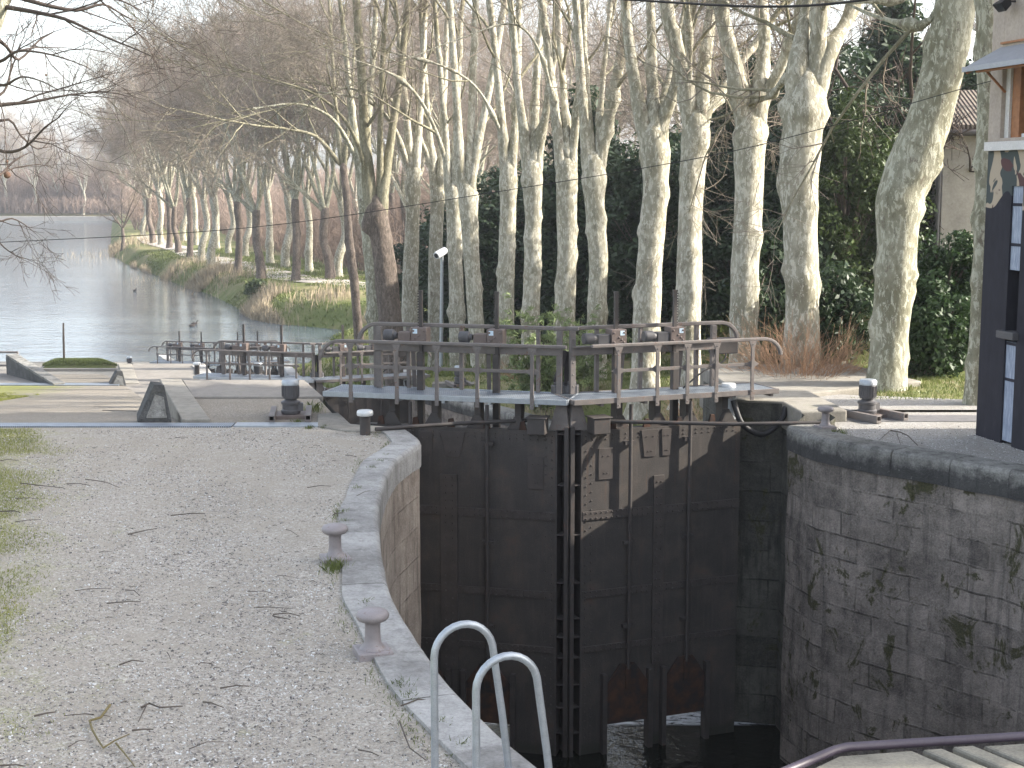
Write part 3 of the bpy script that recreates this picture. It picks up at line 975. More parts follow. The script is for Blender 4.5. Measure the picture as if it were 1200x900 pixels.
# oblique wall at left with its rail, lawn with kerb and pole
mb = MB()
a, b = Vector((WA.x, WA.y)), Vector((WB.x, WB.y))
d = (b - a).normalized()
n = Vector((-d.y, d.x))
w = 0.35
def wz(t): return Z2 + 0.02 + (WTOP - 0.1) * t
N = 6
prevs = None
c8 = []
for (p, z) in ((a, wz(0)), (b, wz(1))):
    c8.append((p, z))
p0, p1 = a, b
q0, q1 = a + n * w, b + n * w
mb.hexa([(p0.x, p0.y, -8), (p1.x, p1.y, -8), (q1.x, q1.y, -8), (q0.x, q0.y, -8), (p0.x, p0.y, wz(0)), (p1.x, p1.y, wz(1)), (q1.x, q1.y, wz(1)), (q0.x, q0.y, wz(0))])
ow = mb.build('retaining_wall', 'wedge_stone', bevel=0.03)
tag(ow, 'dark slanting stone wall at the left edge above the lower path', 'wall')
mb = MB()
n2d = n
for k in range(4):
    t0 = k / 4 + 0.006
    t1 = (k + 1) / 4 - 0.006
    pa = a.lerp(b, t0) - n * 0.05
    pb = a.lerp(b, t1) - n * 0.05
    qa = pa + n * 0.40
    qb = pb + n * 0.40
    mb.hexa([(pa.x, pa.y, wz(t0)), (pb.x, pb.y, wz(t1)), (qb.x, qb.y, wz(t1)), (qa.x, qa.y, wz(t0)),
             (pa.x, pa.y, wz(t0) + 0.08), (pb.x, pb.y, wz(t1) + 0.08), (qb.x, qb.y, wz(t1) + 0.08), (qa.x, qa.y, wz(t0) + 0.08)])
mb.build('coping', 'coping_dark', parent=ow, bevel=0.015)
mb = MB()
y0 = 54.3
rl = empty('guard_rail', (WB.x + 0.05, 51.7, Z2 - 0.25), 'thin grey guard rail above the water at the left edge beside the dark wall', 'railing')
for zz in (0.5, 0.98):
    m2 = MB()
    m2.tube([(-14, 0, zz), (0, 0, zz)], 0.035, 8)
    m2.build('rail', 'painted_steel', parent=rl, smooth=True)
for k in range(7):
    m2 = MB()
    m2.tube([(-2.3 * k, 0, -0.05), (-2.3 * k, 0, 1.0)], 0.035, 8)
    m2.build('post', 'painted_steel', parent=rl, smooth=True)
# lawn by the lower water
la, lb = at(48, 432, Z3 + 0.1), at(140, 432, Z3 + 0.1)
lc, ld = at(122, 421, Z3 + 0.4), at(60, 421, Z3 + 0.4)
mb = MB()
mb.beam((la.x - 1, la.y - 0.25, Z3 - 0.1), (lb.x + 1.2, lb.y - 0.25, Z3 - 0.1), 0.35, 0.5)
tag(mb.build('kerb', 'concrete', bevel=0.03), 'long pale concrete kerb in front of the small lawn by the water', 'kerb')
V, Fq = [], []
for i in range(13):
    for j in range(25):
        u, v = j / 24, i / 12
        p = (la.lerp(lb, u)).lerp(ld.lerp(lc, u), v)
        e = min(1, min(u, 1 - u) * 6, (1 - v) * 4, v * 8)
        V.append((p.x, p.y, Z3 - 0.05 + 0.47 * e ** 0.25 + 0.05 * mnoise.noise(Vector((p.x, p.y, 0)))))
Fq = [(i * 25 + j, i * 25 + j + 1, (i + 1) * 25 + j + 1, (i + 1) * 25 + j) for i in range(12) for j in range(24)]
LAWN = (la, lb, lc, ld)
np_mesh('lawn', np.array(V), np.array(Fq), 'bank_grass', kind='structure', smooth=True)
pp = at(75, 420, Z3 + 0.2)
mb = MB()
mb.tube([(0, 0, -0.3), (0.02, 0, 1.1), (0.05, 0, 2.05)], [0.07, 0.065, 0.05], 8)
o = mb.build('mooring_pole', 'stick_wood', smooth=True)
o.location = pp
tag(o, 'thin upright wooden pole at the water edge behind the small lawn', 'pole')

# strip on the right bank in line with the second gates
mb = MB(); mb.box(-2.6, 5.0, 47.3, 47.75, -3.0, -2.58)
tag(mb.build('kerb', 'concrete', bevel=0.02), 'thin pale kerb crossing the right bank beyond the near gates', 'kerb')
# drain gratings across the quay
def grating(y0, x0, x1, z, wd, label):
    mb = MB()
    mb.box(x0, x1, y0, y0 + wd, z - 0.05, z + 0.012)
    return tag(mb.build('cable_duct_cover', 'grating', bevel=0.004), label, 'grating')
grating(23.72, -30, -4.6, -0.02, 0.36, 'long grey steel grating strip across the gravel in front of the stone wedge')
mb = MB(); mb.box(-4.57, -2.9, 23.74, 24.08, -0.07, -0.002)
tag(mb.build('cover_plate', 'galvanised', bevel=0.004), 'flat grey steel cover plate between grating strip and actuator motor', 'cover plate')
grating(48.15, -30, Xb(48.2) - 0.2, Z2 + 0.04, 0.5, 'far pale grating strip across the sloping path below the second wedge')

# stone wedges
def wedge(px0, px1, pxa, pya, pyb, z, label):
    A, B = at(px0, pyb, z), at(px1, pyb, z)
    wdt = (B - A).length
    apex = atY((px0 + px1) / 2, pya, A.y + 0.5).z - z
    mb = MB()
    Ln = 0.55
    st = []
    prof = lambda s_: [(-0.5 * wdt * s_, 0), (-0.05 * wdt * s_, apex), (0.24 * wdt * s_, apex * 0.97), (0.5 * wdt * s_, 0)]
    for yv, s_, dz in ((0, 1.0, 0), (Ln, 1.0, 0)):
        st.append([(q[0] - yv * 0.3, yv, q[1]) for q in prof(s_)])
    v = st[0] + st[1] + [(q[0], q[1], -1.2) for q in (st[0][0], st[0][3], st[1][3], st[1][0])]
    # lean the front face back
    v[1] = (v[1][0], 0.16, v[1][2]); v[2] = (v[2][0], 0.18, v[2][2])
    mb.add(v, [(0, 3, 2, 1), (4, 5, 6, 7), (0, 1, 5, 4), (1, 2, 6, 5), (2, 3, 7, 6), (8, 9, 3, 0), (9, 10, 7, 3), (10, 11, 4, 7), (11, 8, 0, 4)])
    o = mb.build('stone_wedge', 'wedge_stone', bevel=0.012)
    # broken rough recess on the front
    m2 = MB()
    m2.add([(-0.26 * wdt, -0.012, 0.02), (0.36 * wdt, -0.012, 0.02), (0.24 * wdt, 0.10, apex * 0.62), (-0.02 * wdt, 0.10, apex * 0.70),
            (-0.26 * wdt, 0.10, 0.02), (0.36 * wdt, 0.10, 0.02), (0.24 * wdt, 0.30, apex * 0.62), (-0.02 * wdt, 0.30, apex * 0.70)],
           [(0, 1, 2, 3), (4, 7, 6, 5), (0, 4, 5, 1), (1, 5, 6, 2), (2, 6, 7, 3), (3, 7, 4, 0)])
    m2.build('broken_face', 'coping_dark', parent=o)
    o.location = (A + B) / 2
    return tag(o, label, 'stone wedge')
wedge(162, 201, 181, 447, 491, 0, 'dark stone wedge rising behind the near grating strip')
wedge(127, 148, 139, 433, 452, Z2, 'small dark stone wedge farther down by the second grating strip')

# worn towpath between the rows
tp = [at(x, y, -5.1) for x, y in ((172, 277), (182, 284), (205, 291), (240, 302), (300, 316), (343, 327), (410, 335), (495, 346), (560, 356), (640, 366))]
tp = smooth_poly(tp, 4)
nr = side_normals(tp)
V, Fq = [], []
for i, (p, n) in enumerate(zip(tp, nr)):
    for j, o_ in enumerate((-1.7, -0.8, 0, 0.8, 1.7)):
        q = p + n * (o_ * (1 + 0.25 * mnoise.noise(Vector((p.x * 0.2, p.y * 0.2, j)))))
        V.append((q.x, q.y, zR(q.x, q.y) + 0.06 + 0.06 * (1 - abs(o_) / 1.7)))
Fq = [(i * 5 + j, i * 5 + j + 1, (i + 1) * 5 + j + 1, (i + 1) * 5 + j) for i in range(len(tp) - 1) for j in range(4)]
np_mesh('towpath', np.array(V), np.array(Fq), 'path_earth', kind='structure', smooth=True)
# ------------------------------------------------------------------ lock gate leaves
def rivet(mb, x, y, z, r=0.016, n=5):
    o = len(mb.v)
    h = r * 0.8
    for k in range(n):
        a = 2 * math.pi * k / n
        mb.v.append((x + r * math.cos(a), y, z + r * math.sin(a)))
    for k in range(n):
        a = 2 * math.pi * k / n
        mb.v.append((x + 0.55 * r * math.cos(a), y - h, z + 0.55 * r * math.sin(a)))
    for k in range(n):
        j = (k + 1) % n
        mb.f.append((o + k, o + j, o + n + j, o + n + k))
    mb.f.append(tuple(o + n + k for k in range(n)))

def make_leaf(side, cfg, loc, rz, label):
    sx = side
    L, LD = cfg['L'], cfg['LD']
    root = empty('lock_gate_leaf', loc, label, 'lock gate', 'lock gate leaves', rz)
    X = lambda s: sx * s
    def bx(mb, s0, s1, t0, t1, z0, z1):
        a, b = sorted((X(s0), X(s1)))
        c, d = sorted((-t0, -t1))
        mb.box(a, b, c, d, z0, z1)
    ZB = -7.0
    # ---- skin
    mb = MB()
    openings = cfg['open']
    cols = []
    s = 0.24
    for (a, b) in openings:
        cols.append((s, a, False)); cols.append((a, b, True)); s = b
    cols.append((s, L, False))
    for a, b, o in cols:
        bx(mb, a, b, -0.06, 0.0, -5.22 if o else ZB, -0.12)
    skin = mb.build('skin_plate', 'gate_skin', root)
    # downstream ribs give the leaf its depth
    mb = MB()
    for z in (-0.2, -1.55, -2.9, -4.1):
        bx(mb, 0.2, L, -0.42, -0.064, z - 0.04, z + 0.04)
    for s in (0.24, 1.62, L - 0.08):
        bx(mb, s, s + 0.06, -0.40, -0.066, ZB, -0.16)
    mb.build('rib', 'dark_steel', root)
    # ---- straps and rivets
    mb = MB()
    rv = MB()
    hz = [(-1.55, 0.15), (-2.90, 0.13), (-3.85, 0.11)]
    for z, w in hz:
        bx(mb, 0.24, L, 0.0, 0.02, z - w / 2, z + w / 2)
        for k in range(int((L - 0.3) / 0.095)):
            for dz in (-w * 0.3, w * 0.3):
                rivet(rv, X(0.3 + 0.095 * k), -0.02, z + dz, 0.018)
    for (s0, s1, z0, z1) in cfg['vst']:
        bx(mb, s0, s1, 0.0, 0.035, z0, z1)
        for k in range(int((z1 - z0) / 0.13)):
            for q in (0.3, 0.7):
                rivet(rv, X(s0 + (s1 - s0) * q), -0.035, z0 + 0.07 + 0.13 * k, 0.018)
    for z in np.arange(-5.4, -0.2, 0.15):
        for s in (0.30, 0.40):
            rivet(rv, X(s), 0, z + (0.05 if s > 0.35 else 0), 0.017)
        rivet(rv, X(L - 0.08), 0, z, 0.013)
    for k in range(int((L - 0.3) / 0.12)):
        for z in (-0.2, -0.27):
            rivet(rv, X(0.3 + 0.12 * k), 0, z, 0.017)
    for (s0, s1, z0, z1, c) in cfg['plates']:
        # bolted gusset plates, chamfered
        q = [(s0, z1), (s1, z1), (s1 - c, z0), (s0 + c, z0)]
        v = [(X(s), -0.003, z) for s, z in q] + [(X(s), -0.020, z) for s, z in q]
        mb.add(v, [(0, 1, 2, 3), (7, 6, 5, 4), (0, 4, 5, 1), (1, 5, 6, 2), (2, 6, 7, 3), (3, 7, 4, 0)])
        for (u_, w_) in ((0.3, 0.25), (0.7, 0.25), (0.4, 0.8), (0.6, 0.8)):
            rivet(rv, X(s0 + (s1 - s0) * u_), -0.02, z1 + (z0 - z1) * w_, 0.014)
    mb.build('strap', 'gate_strap', root, bevel=0.003, seg=1)
    rv.build('rivet', 'gate_strap', root)['kind'] = 'stuff'
    # ---- mitre post with its ribs
    mb = MB()
    bx(mb, 0.012, 0.085, -0.42, 0.03, ZB, -0.03)
    bx(mb, 0.205, 0.24, -0.40, 0.012, ZB, -0.10)
    bx(mb, 0.085, 0.205, -0.42, -0.36, ZB, -0.12)
    for z in (-0.16, -1.02, -1.86, -2.68, -3.30, -3.62, -3.98, -4.45, -4.85, -5.3):
        bx(mb, 0.085, 0.205, -0.36, -0.005, z - 0.012, z + 0.012)
    mb.build('mitre_post', 'dark_steel', root, bevel=0.004, seg=1)
    # ---- head bracket + rod box
    mb = MB()
    q = [(0.02, -0.1), (0.36, -0.1), (0.22, 0.36), (0.06, 0.36)]
    v = [(X(s), 0.03, z) for s, z in q] + [(X(s), 0.30, z) for s, z in q]
    mb.add(v, [(0, 1, 2, 3), (7, 6, 5, 4), (0, 4, 5, 1), (1, 5, 6, 2), (2, 6, 7, 3), (3, 7, 4, 0)])
    mb.build('head_bracket', 'painted_steel', root, bevel=0.01)
    mb = MB()
    a = cfg['rodbox']
    bx(mb, a, a + 0.30, -0.02, 0.26, -0.14, 0.12)
    bx(mb, a - 0.03, a + 0.33, -0.04, 0.28, 0.12, 0.145)
    mb.build('rod_bracket', 'dark_steel', root, bevel=0.012)
    # ---- support posts between plate and deck
    for s in cfg['sup']:
        mb = MB()
        bx(mb, s - 0.055, s + 0.055, -0.34, -0.10, -0.4, 0.345)
        v = [(X(s - 0.18), 0.05, -0.12), (X(s + 0.18), 0.05, -0.12), (X(s + 0.05), 0.05, 0.1), (X(s - 0.05), 0.05, 0.1)]
        v += [(x, y + 0.02, z) for x, y, z in v]
        mb.add(v, [(0, 1, 2, 3), (7, 6, 5, 4), (0, 4, 5, 1), (1, 5, 6, 2), (2, 6, 7, 3), (3, 7, 4, 0)])
        mb.build('support_post', 'dark_steel', root, bevel=0.006)
    # hinge lugs along the head of the plate
    for s in np.arange(0.8, L - 0.3, 0.62):
        mb = MB()
        q = [(s - 0.07, -0.14), (s + 0.07, -0.14), (s + 0.045, 0.02), (s - 0.03, 0.03)]
        v = [(X(a_), 0.02, z) for a_, z in q] + [(X(a_), 0.07, z) for a_, z in q]
        mb.add(v, [(0, 1, 2, 3), (7, 6, 5, 4), (0, 4, 5, 1), (1, 5, 6, 2), (2, 6, 7, 3), (3, 7, 4, 0)])
        mb.build('lug', 'rust_paddle', root, bevel=0.006)
    # ---- walkway
    mb = MB()
    bx(mb, 0.03, LD, -0.72, 0.12, 0.385, 0.42)
    mb.build('walkway', 'grating', root)
    mb = MB()
    for t0, t1 in ((0.12, 0.145), (-0.745, -0.72)):
        bx(mb, 0.02, LD + 0.01, t0, t1, 0.345, 0.432)
    for s in (0.02, LD - 0.02):
        bx(mb, s - 0.015, s + 0.015, -0.72, 0.12, 0.345, 0.43)
    for s in np.arange(0.5, LD, 0.8):
        bx(mb, s, s + 0.06, -0.72, 0.12, 0.30, 0.383)
    mb.build('walkway_frame', 'painted_steel' if side > 0 else 'galvanised', root, bevel=0.004)
    # ---- front handrail
    def rail(name, t, z, s0, s1, drop, mat, w=0.055, h=0.05):
        mb = MB()
        pts = [(X(s0), -t, z), (X((s0 + s1) / 2), -t, z), (X(s1 - 0.34), -t, z)]
        for k in range(1, 8):
            a = k / 7 * R(82)
            pts.append((X(s1 - 0.34 + 0.34 * math.sin(a)), -t, z - drop * (1 - math.cos(a))))
        pts = [Vector(p) for p in pts]
        o = len(mb.v)
        for i, p in enumerate(pts):
            d = (pts[min(i + 1, len(pts) - 1)] - pts[max(i - 1, 0)]).normalized()
            sd = Vector((0, 1, 0)) * (w / 2)
            u = d.cross(sd).normalized() * (h / 2)
            mb.v += [tuple(p - sd - u), tuple(p + sd - u), tuple(p + sd + u), tuple(p - sd + u)]
        for i in range(len(pts) - 1):
            for k in range(4):
                a, b = o + i * 4 + k, o + i * 4 + (k + 1) % 4
                mb.f.append((a, b, b + 4, a + 4))
        mb.f.append((o, o + 1, o + 2, o + 3))
        e = o + (len(pts) - 1) * 4
        mb.f.append((e, e + 1, e + 2, e + 3))
        return mb.build(name, mat, root, bevel=0.012)
    ZF, ZBk = 1.30, 1.52
    rail('front_handrail', 0.12, ZF, cfg.get('fs', 0.03), LD + 0.04, 0.33, 'painted_steel', 0.075, 0.055)
    rail('rear_handrail', -0.70, ZBk, 0.0, LD - 0.35, 0.33, 'painted_steel', 0.08, 0.065)
    mb = MB()
    a, b = min(cfg['posts']), max(cfg['posts'])
    bx(mb, a, b, 0.11, 0.125, 0.848, 0.905)
    mb.build('mid_rail', 'painted_steel', root, bevel=0.004)
    for s in cfg['posts']:
        mb = MB()
        # flat bar, twisted wide at head and foot
        bx(mb, s - 0.035, s + 0.035, 0.146, 0.162, 0.26, 0.50)
        bx(mb, s - 0.03, s + 0.03, 0.13, 0.165, 0.50, 1.16)
        v = [(X(s - 0.03), -0.132, 1.16), (X(s + 0.03), -0.132, 1.16), (X(s + 0.075), -0.132, 1.272), (X(s - 0.075), -0.132, 1.272)]
        v += [(x, y - 0.026, z) for x, y, z in v]
        mb.add(v, [(0, 1, 2, 3), (7, 6, 5, 4), (0, 4, 5, 1), (1, 5, 6, 2), (2, 6, 7, 3), (3, 7, 4, 0)])
        v = [(X(s - 0.13), -0.127, 0.878), (X(s), -0.127, 0.80), (X(s + 0.13), -0.127, 0.878), (X(s), -0.127, 0.956)]
        v += [(x, y - 0.012, z) for x, y, z in v]
        mb.add(v, [(0, 1, 2, 3), (7, 6, 5, 4), (0, 4, 5, 1), (1, 5, 6, 2), (2, 6, 7, 3), (3, 7, 4, 0)])
        for z in (0.31, 0.42, 1.22):
            rivet(mb, X(s), -0.162, z, 0.013)
        mb.build('handrail_post', 'painted_steel', root, bevel=0.004)
    # ---- rear posts and machinery beam
    for s in cfg['rposts']:
        mb = MB()
        bx(mb, s - 0.032, s + 0.032, -0.76, -0.68, 0.2, 1.49)
        mb.build('handrail_post', 'painted_steel', root, bevel=0.006)
    mb = MB()
    bx(mb, 0.28, L - 0.15, -0.66, -0.56, 1.07, 1.20)
    bx(mb, 0.28, L - 0.15, -0.67, -0.50, 1.205, 1.225)
    mb.build('machinery_beam', 'painted_steel', root, bevel=0.006)
    for s in (0.31, L - 0.22):
        mb = MB()
        bx(mb, s - 0.048, s + 0.048, -0.66, -0.58, 0.3, 1.49)
        for z in (0.55, 0.75, 0.95, 1.15, 1.35):
            rivet(mb, X(s), 0.58, z, 0.016)
        mb.build('beam_column', 'painted_steel', root, bevel=0.006)
    # ---- paddle gear: box, motor, rack, guide column
    for i, s in enumerate(cfg['rods']):
        mb = MB()
        bx(mb, s - 0.14, s + 0.14, -0.66, -0.40, 1.226, 1.50)
        for (du, dz) in ((-0.09, 0.06), (0.09, 0.06), (-0.09, 0.22), (0.09, 0.22), (0.0, 0.14), (0.05, 0.1)):
            rivet(mb, X(s + du), 0.40, 1.226 + dz, 0.022, 8)
        gb = mb.build('gear_box', 'box_paint', root, bevel=0.012)
        mb = MB()
        bx(mb, s + 0.02, s + 0.10, -0.399, -0.396, 1.40, 1.48)
        mb.build('sticker', 'sticker', gb)
        mb = MB()
        bs = sx  # secondary box always towards the left of the picture
        bx(mb, s - sx * 0.38, s - sx * 0.15, -0.62, -0.42, 1.24, 1.42)
        mb.build('switch_box', 'motor_paint' if side > 0 else 'box_paint', gb, bevel=0.012)
        mb = MB()
        cx = X(s - sx * 0.40)
        mb.tube([(cx, 0.46, 1.36), (cx - 0.04, 0.46, 1.36), (cx - 0.06, 0.46, 1.36), (cx - 0.20, 0.46, 1.36), (cx - 0.23, 0.46, 1.36)], [0.05, 0.06, 0.095, 0.095, 0.085], 24)
        mb.build('motor', 'motor_paint', gb, smooth=False)
        # rack with teeth
        mb = MB()
        bx(mb, s - 0.035, s + 0.02, -0.56, -0.50, 0.9, 2.10)
        for z in np.arange(1.52, 2.08, 0.045):
            bx(mb, s + 0.02, s + 0.045, -0.56, -0.50, z, z + 0.022)
        bx(mb, s - 0.04, s + 0.03, -0.57, -0.49, 2.10, 2.13)
        mb.build('rack', 'dark_steel', root)
        mb = MB()
        bx(mb, s - 0.055, s + 0.055, -0.58, -0.46, -0.3, 1.07)
        mb.build('guide_column', 'dark_steel', root, bevel=0.006)
        mb = MB()
        mb.beam((X(s + 0.16), 0.60, 1.06), (X(s + 0.20), 0.80, 0.30), 0.07, 0.03)
        mb.build('brace', 'painted_steel', root)
        # rod in front of the skin
        mb = MB()
        mb.tube([(X(s), -0.09, 0.30), (X(s), -0.09, -4.25)], 0.032, 10)
        for z in (-0.35, -2.05, -3.5):
            bx(mb, s - 0.10, s + 0.10, 0.001, 0.10, z - 0.03, z + 0.03)
        mb.build('paddle_rod', 'dark_steel', root, bevel=0)
    # ---- rusty paddles raised above their openings and the guides
    for (a, b) in openings:
        m = (a + b) / 2
        mb = MB()
        q = [(a + 0.01, -5.20), (b - 0.01, -5.20), (b - 0.01, -4.50), (m + 0.14, -4.16), (m - 0.14, -4.16), (a + 0.01, -4.50)]
        v = [(X(s), -0.028, z) for s, z in q] + [(X(s), -0.068, z) for s, z in q]
        n = len(q)
        mb.add(v, [tuple(range(n)), tuple(reversed(range(n, 2 * n)))] + [(k, (k + 1) % n, n + (k + 1) % n, n + k) for k in range(n)])
        bx(mb, m - 0.05, m + 0.05, 0.07, 0.11, -4.6, -4.2)
        mb.build('paddle', 'rust_paddle', root, bevel=0.008)
        for s in (a - 0.06, b + 0.02):
            mb = MB()
            bx(mb, s - 0.03, s + 0.06, 0.0, 0.12, ZB, -4.30)
            mb.build('paddle_guide', 'dark_steel', root, bevel=0.01)
    # ---- latch at the mitre, behind the walkway
    mb = MB()
    bx(mb, 0.02, 0.26, -0.86, -0.68, 0.40, 0.56)
    bx(mb, 0.06, 0.20, -0.84, -0.70, 0.56, 0.62)
    lt = mb.build('latch_box', 'motor_paint', root, bevel=0.012)
    mb = MB()
    if side > 0:
        mb.beam((X(0.10), 0.80, 0.6), (X(0.24), 0.80, 1.14), 0.11, 0.05, (0, 1, 0))
    else:
        mb.beam((X(0.22), 0.84, 0.43), (X(0.22), 0.84, 1.12), 0.11, 0.05, (0, 1, 0))
    mb.build('latch_lever', 'wood_board', lt, bevel=0.008)
    if cfg.get('ebox'):
        mb = MB()
        s = L - 0.22
        bx(mb, s, s + 0.46, -0.80, -0.55, 0.98, 1.20)
        bx(mb, s - 0.02, s + 0.48, -0.82, -0.53, 1.202, 1.25)
        eb = mb.build('electric_box', 'dark_steel', root, bevel=0.02)
        mb = MB()
        pts = smooth_poly([(X(s + 0.2), 0.52, 1.0), (X(s + 0.1), 0.45, 0.86), (X(s - 0.3), 0.4, 0.72), (X(s - 0.7), 0.38, 0.45)], 5)
        mb.tube(pts, 0.016, 6)
        mb.build('cable', 'black_rubber', eb, smooth=True)
        mb = MB()
        pts = smooth_poly([(X(L - 0.15), 0.0, 0.25), (X(L - 0.05), -0.15, -0.15), (X(L + 0.3), -0.25, -0.33), (X(L + 0.62), -0.3, -0.1), (X(L + 0.75), -0.2, 0.1)], 6)
        mb.tube(pts, 0.05, 10)
        mb.build('hose', 'black_rubber', root, smooth=True)
        mb = MB()
        mb.tube([(X(L - 0.12), 0.2, -0.1), (X(L - 0.12), 0.2, 0.3)], 0.12, 14)
        mb.build('hinge_pin', 'galvanised', root, smooth=True)
    return root

M1 = at(668, 470, 0.42) + Vector((0, 0.12, 0))
M1.z = 0
cfgR = dict(L=3.2, LD=3.85, open=[(0.68, 1.46), (1.80, 2.56)], vst=[(1.54, 1.74, -4.25, -0.95)],
            plates=[(1.30, 1.62, -0.62, -0.16, 0.06), (1.68, 1.86, -0.62, -0.16, 0.02), (0.52, 0.78, -0.95, -0.42, 0.0)],
            rods=[1.07, 2.18], fs=0.33, posts=[0.81, 1.52, 2.08, 2.63, 3.32], rposts=[0.8, 1.62, 2.7], sup=[0.95, 1.66, 2.25, 2.95], rodbox=0.32, ebox=True)
cfgL = dict(L=3.72, LD=4.25, open=[(0.99, 1.78), (2.12, 2.90)], vst=[(1.92, 2.22, -4.3, -0.92)],
            plates=[(1.78, 2.22, -0.62, -0.18, 0.10), (2.36, 2.60, -0.62, -0.20, 0.0), (0.44, 0.70, -1.1, -0.55, 0.0)],
            rods=[1.38, 2.72], posts=[0.60, 1.53, 2.23, 2.93, 3.75], rposts=[0.7, 2.05, 3.0, 3.6], sup=[0.9, 1.6, 2.35, 3.1], rodbox=0.36)
AL, AR = -14.3, 21.0
gR = make_leaf(1, cfgR, M1, R(AR), 'near right gate leaf with dark riveted plate half sunlit, rusty paddles and two racks')
gL = make_leaf(-1, cfgL, M1, R(AL), 'near left gate leaf with unlit black plate and long brown handrails')
M2 = at(369, 446, Z2 + 0.35) + Vector((0, 0.12, 0)); M2.z = Z2 - 0.07
M3 = at(258, 427, Z3 + 0.28) + Vector((0, 0.12, 0)); M3.z = Z3 - 0.14
for m, lab in ((M2, 'of the middle gates'), (M3, 'of the farthest gates')):
    c = copy_tree(gL); c.location = m
    c['label'] = 'left leaf %s, brown railings over the %s' % (lab, 'slab edge' if m is M2 else 'canal water')
    c = copy_tree(gR); c.location = m
    c['label'] = 'right leaf %s, %s' % (lab, 'half hidden behind the near left leaf' if m is M2 else 'in front of the canal water')

# ------------------------------------------------------------------ quay furniture
def mushroom(loc, label, s=1.0, rz=0.3):
    r = empty('mooring_bollard', loc, label, 'bollard', 'mushroom bollards along the lock', rz)
    mb = MB()
    mb.box(-0.15 * s, 0.15 * s, -0.15 * s, 0.15 * s, -0.05, 0.035)
    mb.build('base_plate', 'bollard_paint', r, bevel=0.012)
    mb = MB()
    mb.lathe([(0.115 * s, 0.036), (0.10 * s, 0.05 * s), (0.075 * s, 0.085 * s), (0.068 * s, 0.14 * s), (0.066 * s, 0.24 * s), (0.074 * s, 0.272 * s), (0.10 * s, 0.285 * s)], n=28)
    mb.build('stem', 'bollard_paint', r, smooth=True)
    mb = MB()
    mb.lathe([(0.085 * s, 0.278 * s), (0.125 * s, 0.288 * s), (0.142 * s, 0.312 * s), (0.143 * s, 0.335 * s), (0.125 * s, 0.362 * s), (0.08 * s, 0.378 * s), (0.02 * s, 0.383 * s)], n=28)
    mb.build('head', 'bollard_paint', r, smooth=True)
    return r
mushroom(at(437, 764, 0), 'nearest grey mushroom bollard on a square base beside the curved coping')
mushroom(at(393, 655, 0), 'grey mushroom bollard with a grass tuft at its foot, beside the curved coping')
mushroom(at(967, 501, 0), 'small grey mushroom bollard at the corner of the right quay', 0.93)

def capped(loc, label, s=1.0):
    r = empty('capped_bollard', loc, label, 'bollard', 'white capped bollards', 0.2)
    mb = MB()
    mb.lathe([(0.085 * s, -0.05), (0.085 * s, 0.30 * s)], n=20)
    mb.build('post', 'dark_steel', r, smooth=True)
    mb = MB()
    mb.lathe([(0.085 * s, 0.27 * s), (0.125 * s, 0.28 * s), (0.132 * s, 0.30 * s), (0.132 * s, 0.335 * s), (0.118 * s, 0.36 * s), (0.03 * s, 0.365 * s)], n=24)
    mb.build('cap', 'cap_metal', r, smooth=True)
    return r
capped(at(428, 507, 0), 'white capped dark bollard standing at the left gate corner')
capped(at(853, 473, 0.12), 'white capped bollard behind the right end of the near walkway')
capped(at(231, 437, Z2 + 0.2), 'tiny white capped bollard seen between the two far railings')

def actuator(loc, label, rz, kind=0):
    r = empty('gate_actuator', loc, label, 'gate motor', 'gate actuator motors', rz)
    mb = MB(); mb.box(-0.28, 0.28, -0.22, 0.30, -0.04, 0.035)
    mb.build('base_plate', 'galvanised' if kind else 'box_paint', r, bevel=0.01)
    for x in (-0.30, 0.30):
        mb = MB()
        mb.box(x - 0.05, x + 0.05, -0.62, 0.5, -0.02, 0.02)
        mb.box(x - 0.05, x - 0.035, -0.62, 0.5, 0.021, 0.085)
        mb.box(x + 0.035, x + 0.05, -0.62, 0.5, 0.021, 0.085)
        mb.box(x - 0.05, x + 0.05, -0.62, 0.5, 0.086, 0.10)
        mb.build('slide_rail', 'painted_steel', r, bevel=0.004)
    mb = MB()
    mb.lathe([(0.15, 0.036), (0.165, 0.06), (0.165, 0.10), (0.145, 0.115), (0.145, 0.20), (0.165, 0.21), (0.165, 0.245), (0.11, 0.27), (0.095, 0.30)], n=18)
    mb.box(0.10, 0.21, -0.08, 0.08, 0.09, 0.22)
    mb.build('gear_housing', 'motor_paint', r, smooth=True)
    mb = MB()
    mb.lathe([(0.10, 0.295), (0.135, 0.305), (0.14, 0.33), (0.14, 0.52), (0.135, 0.53)], n=24)
    for k in range(20):
        a = 2 * math.pi * k / 20
        c, s = math.cos(a), math.sin(a)
        mb.beam((0.142 * c, 0.142 * s, 0.335), (0.142 * c, 0.142 * s, 0.515), 0.01, 0.018, (c, s, 0))
    mb.build('motor', 'motor_paint', r, smooth=False)
    mb = MB()
    mb.lathe([(0.136, 0.528), (0.148, 0.535), (0.148, 0.60), (0.13, 0.625), (0.02, 0.63)], n=24)
    mb.build('motor_cap', 'galvanised', r, smooth=True)
    return r
a0 = actuator(at(341, 487, 0), 'actuator motor standing on two steel rails at the left end of the near gates', 0.12)
def put_act(px, py, z, lab, rz):
    c = copy_tree(a0)
    c.location = at(px, py, z)
    c.rotation_euler = (0, 0, rz)
    c['label'] = lab
put_act(1016, 487, 0.0, 'dark actuator motor on steel rails on the right quay by the grass', 0.5)
put_act(303, 447, Z2 + 0.1, 'actuator motor on the middle quay above the concrete slab', 0.1)
put_act(538, 451, zR(-1.6, 47) + 0.05, 'actuator motor on the right bank seen through the near left railing', 0.3)
put_act(152, 431, Z3 + 0.15, 'far tiny actuator motor beside the lawn by the canal water', 0.1)

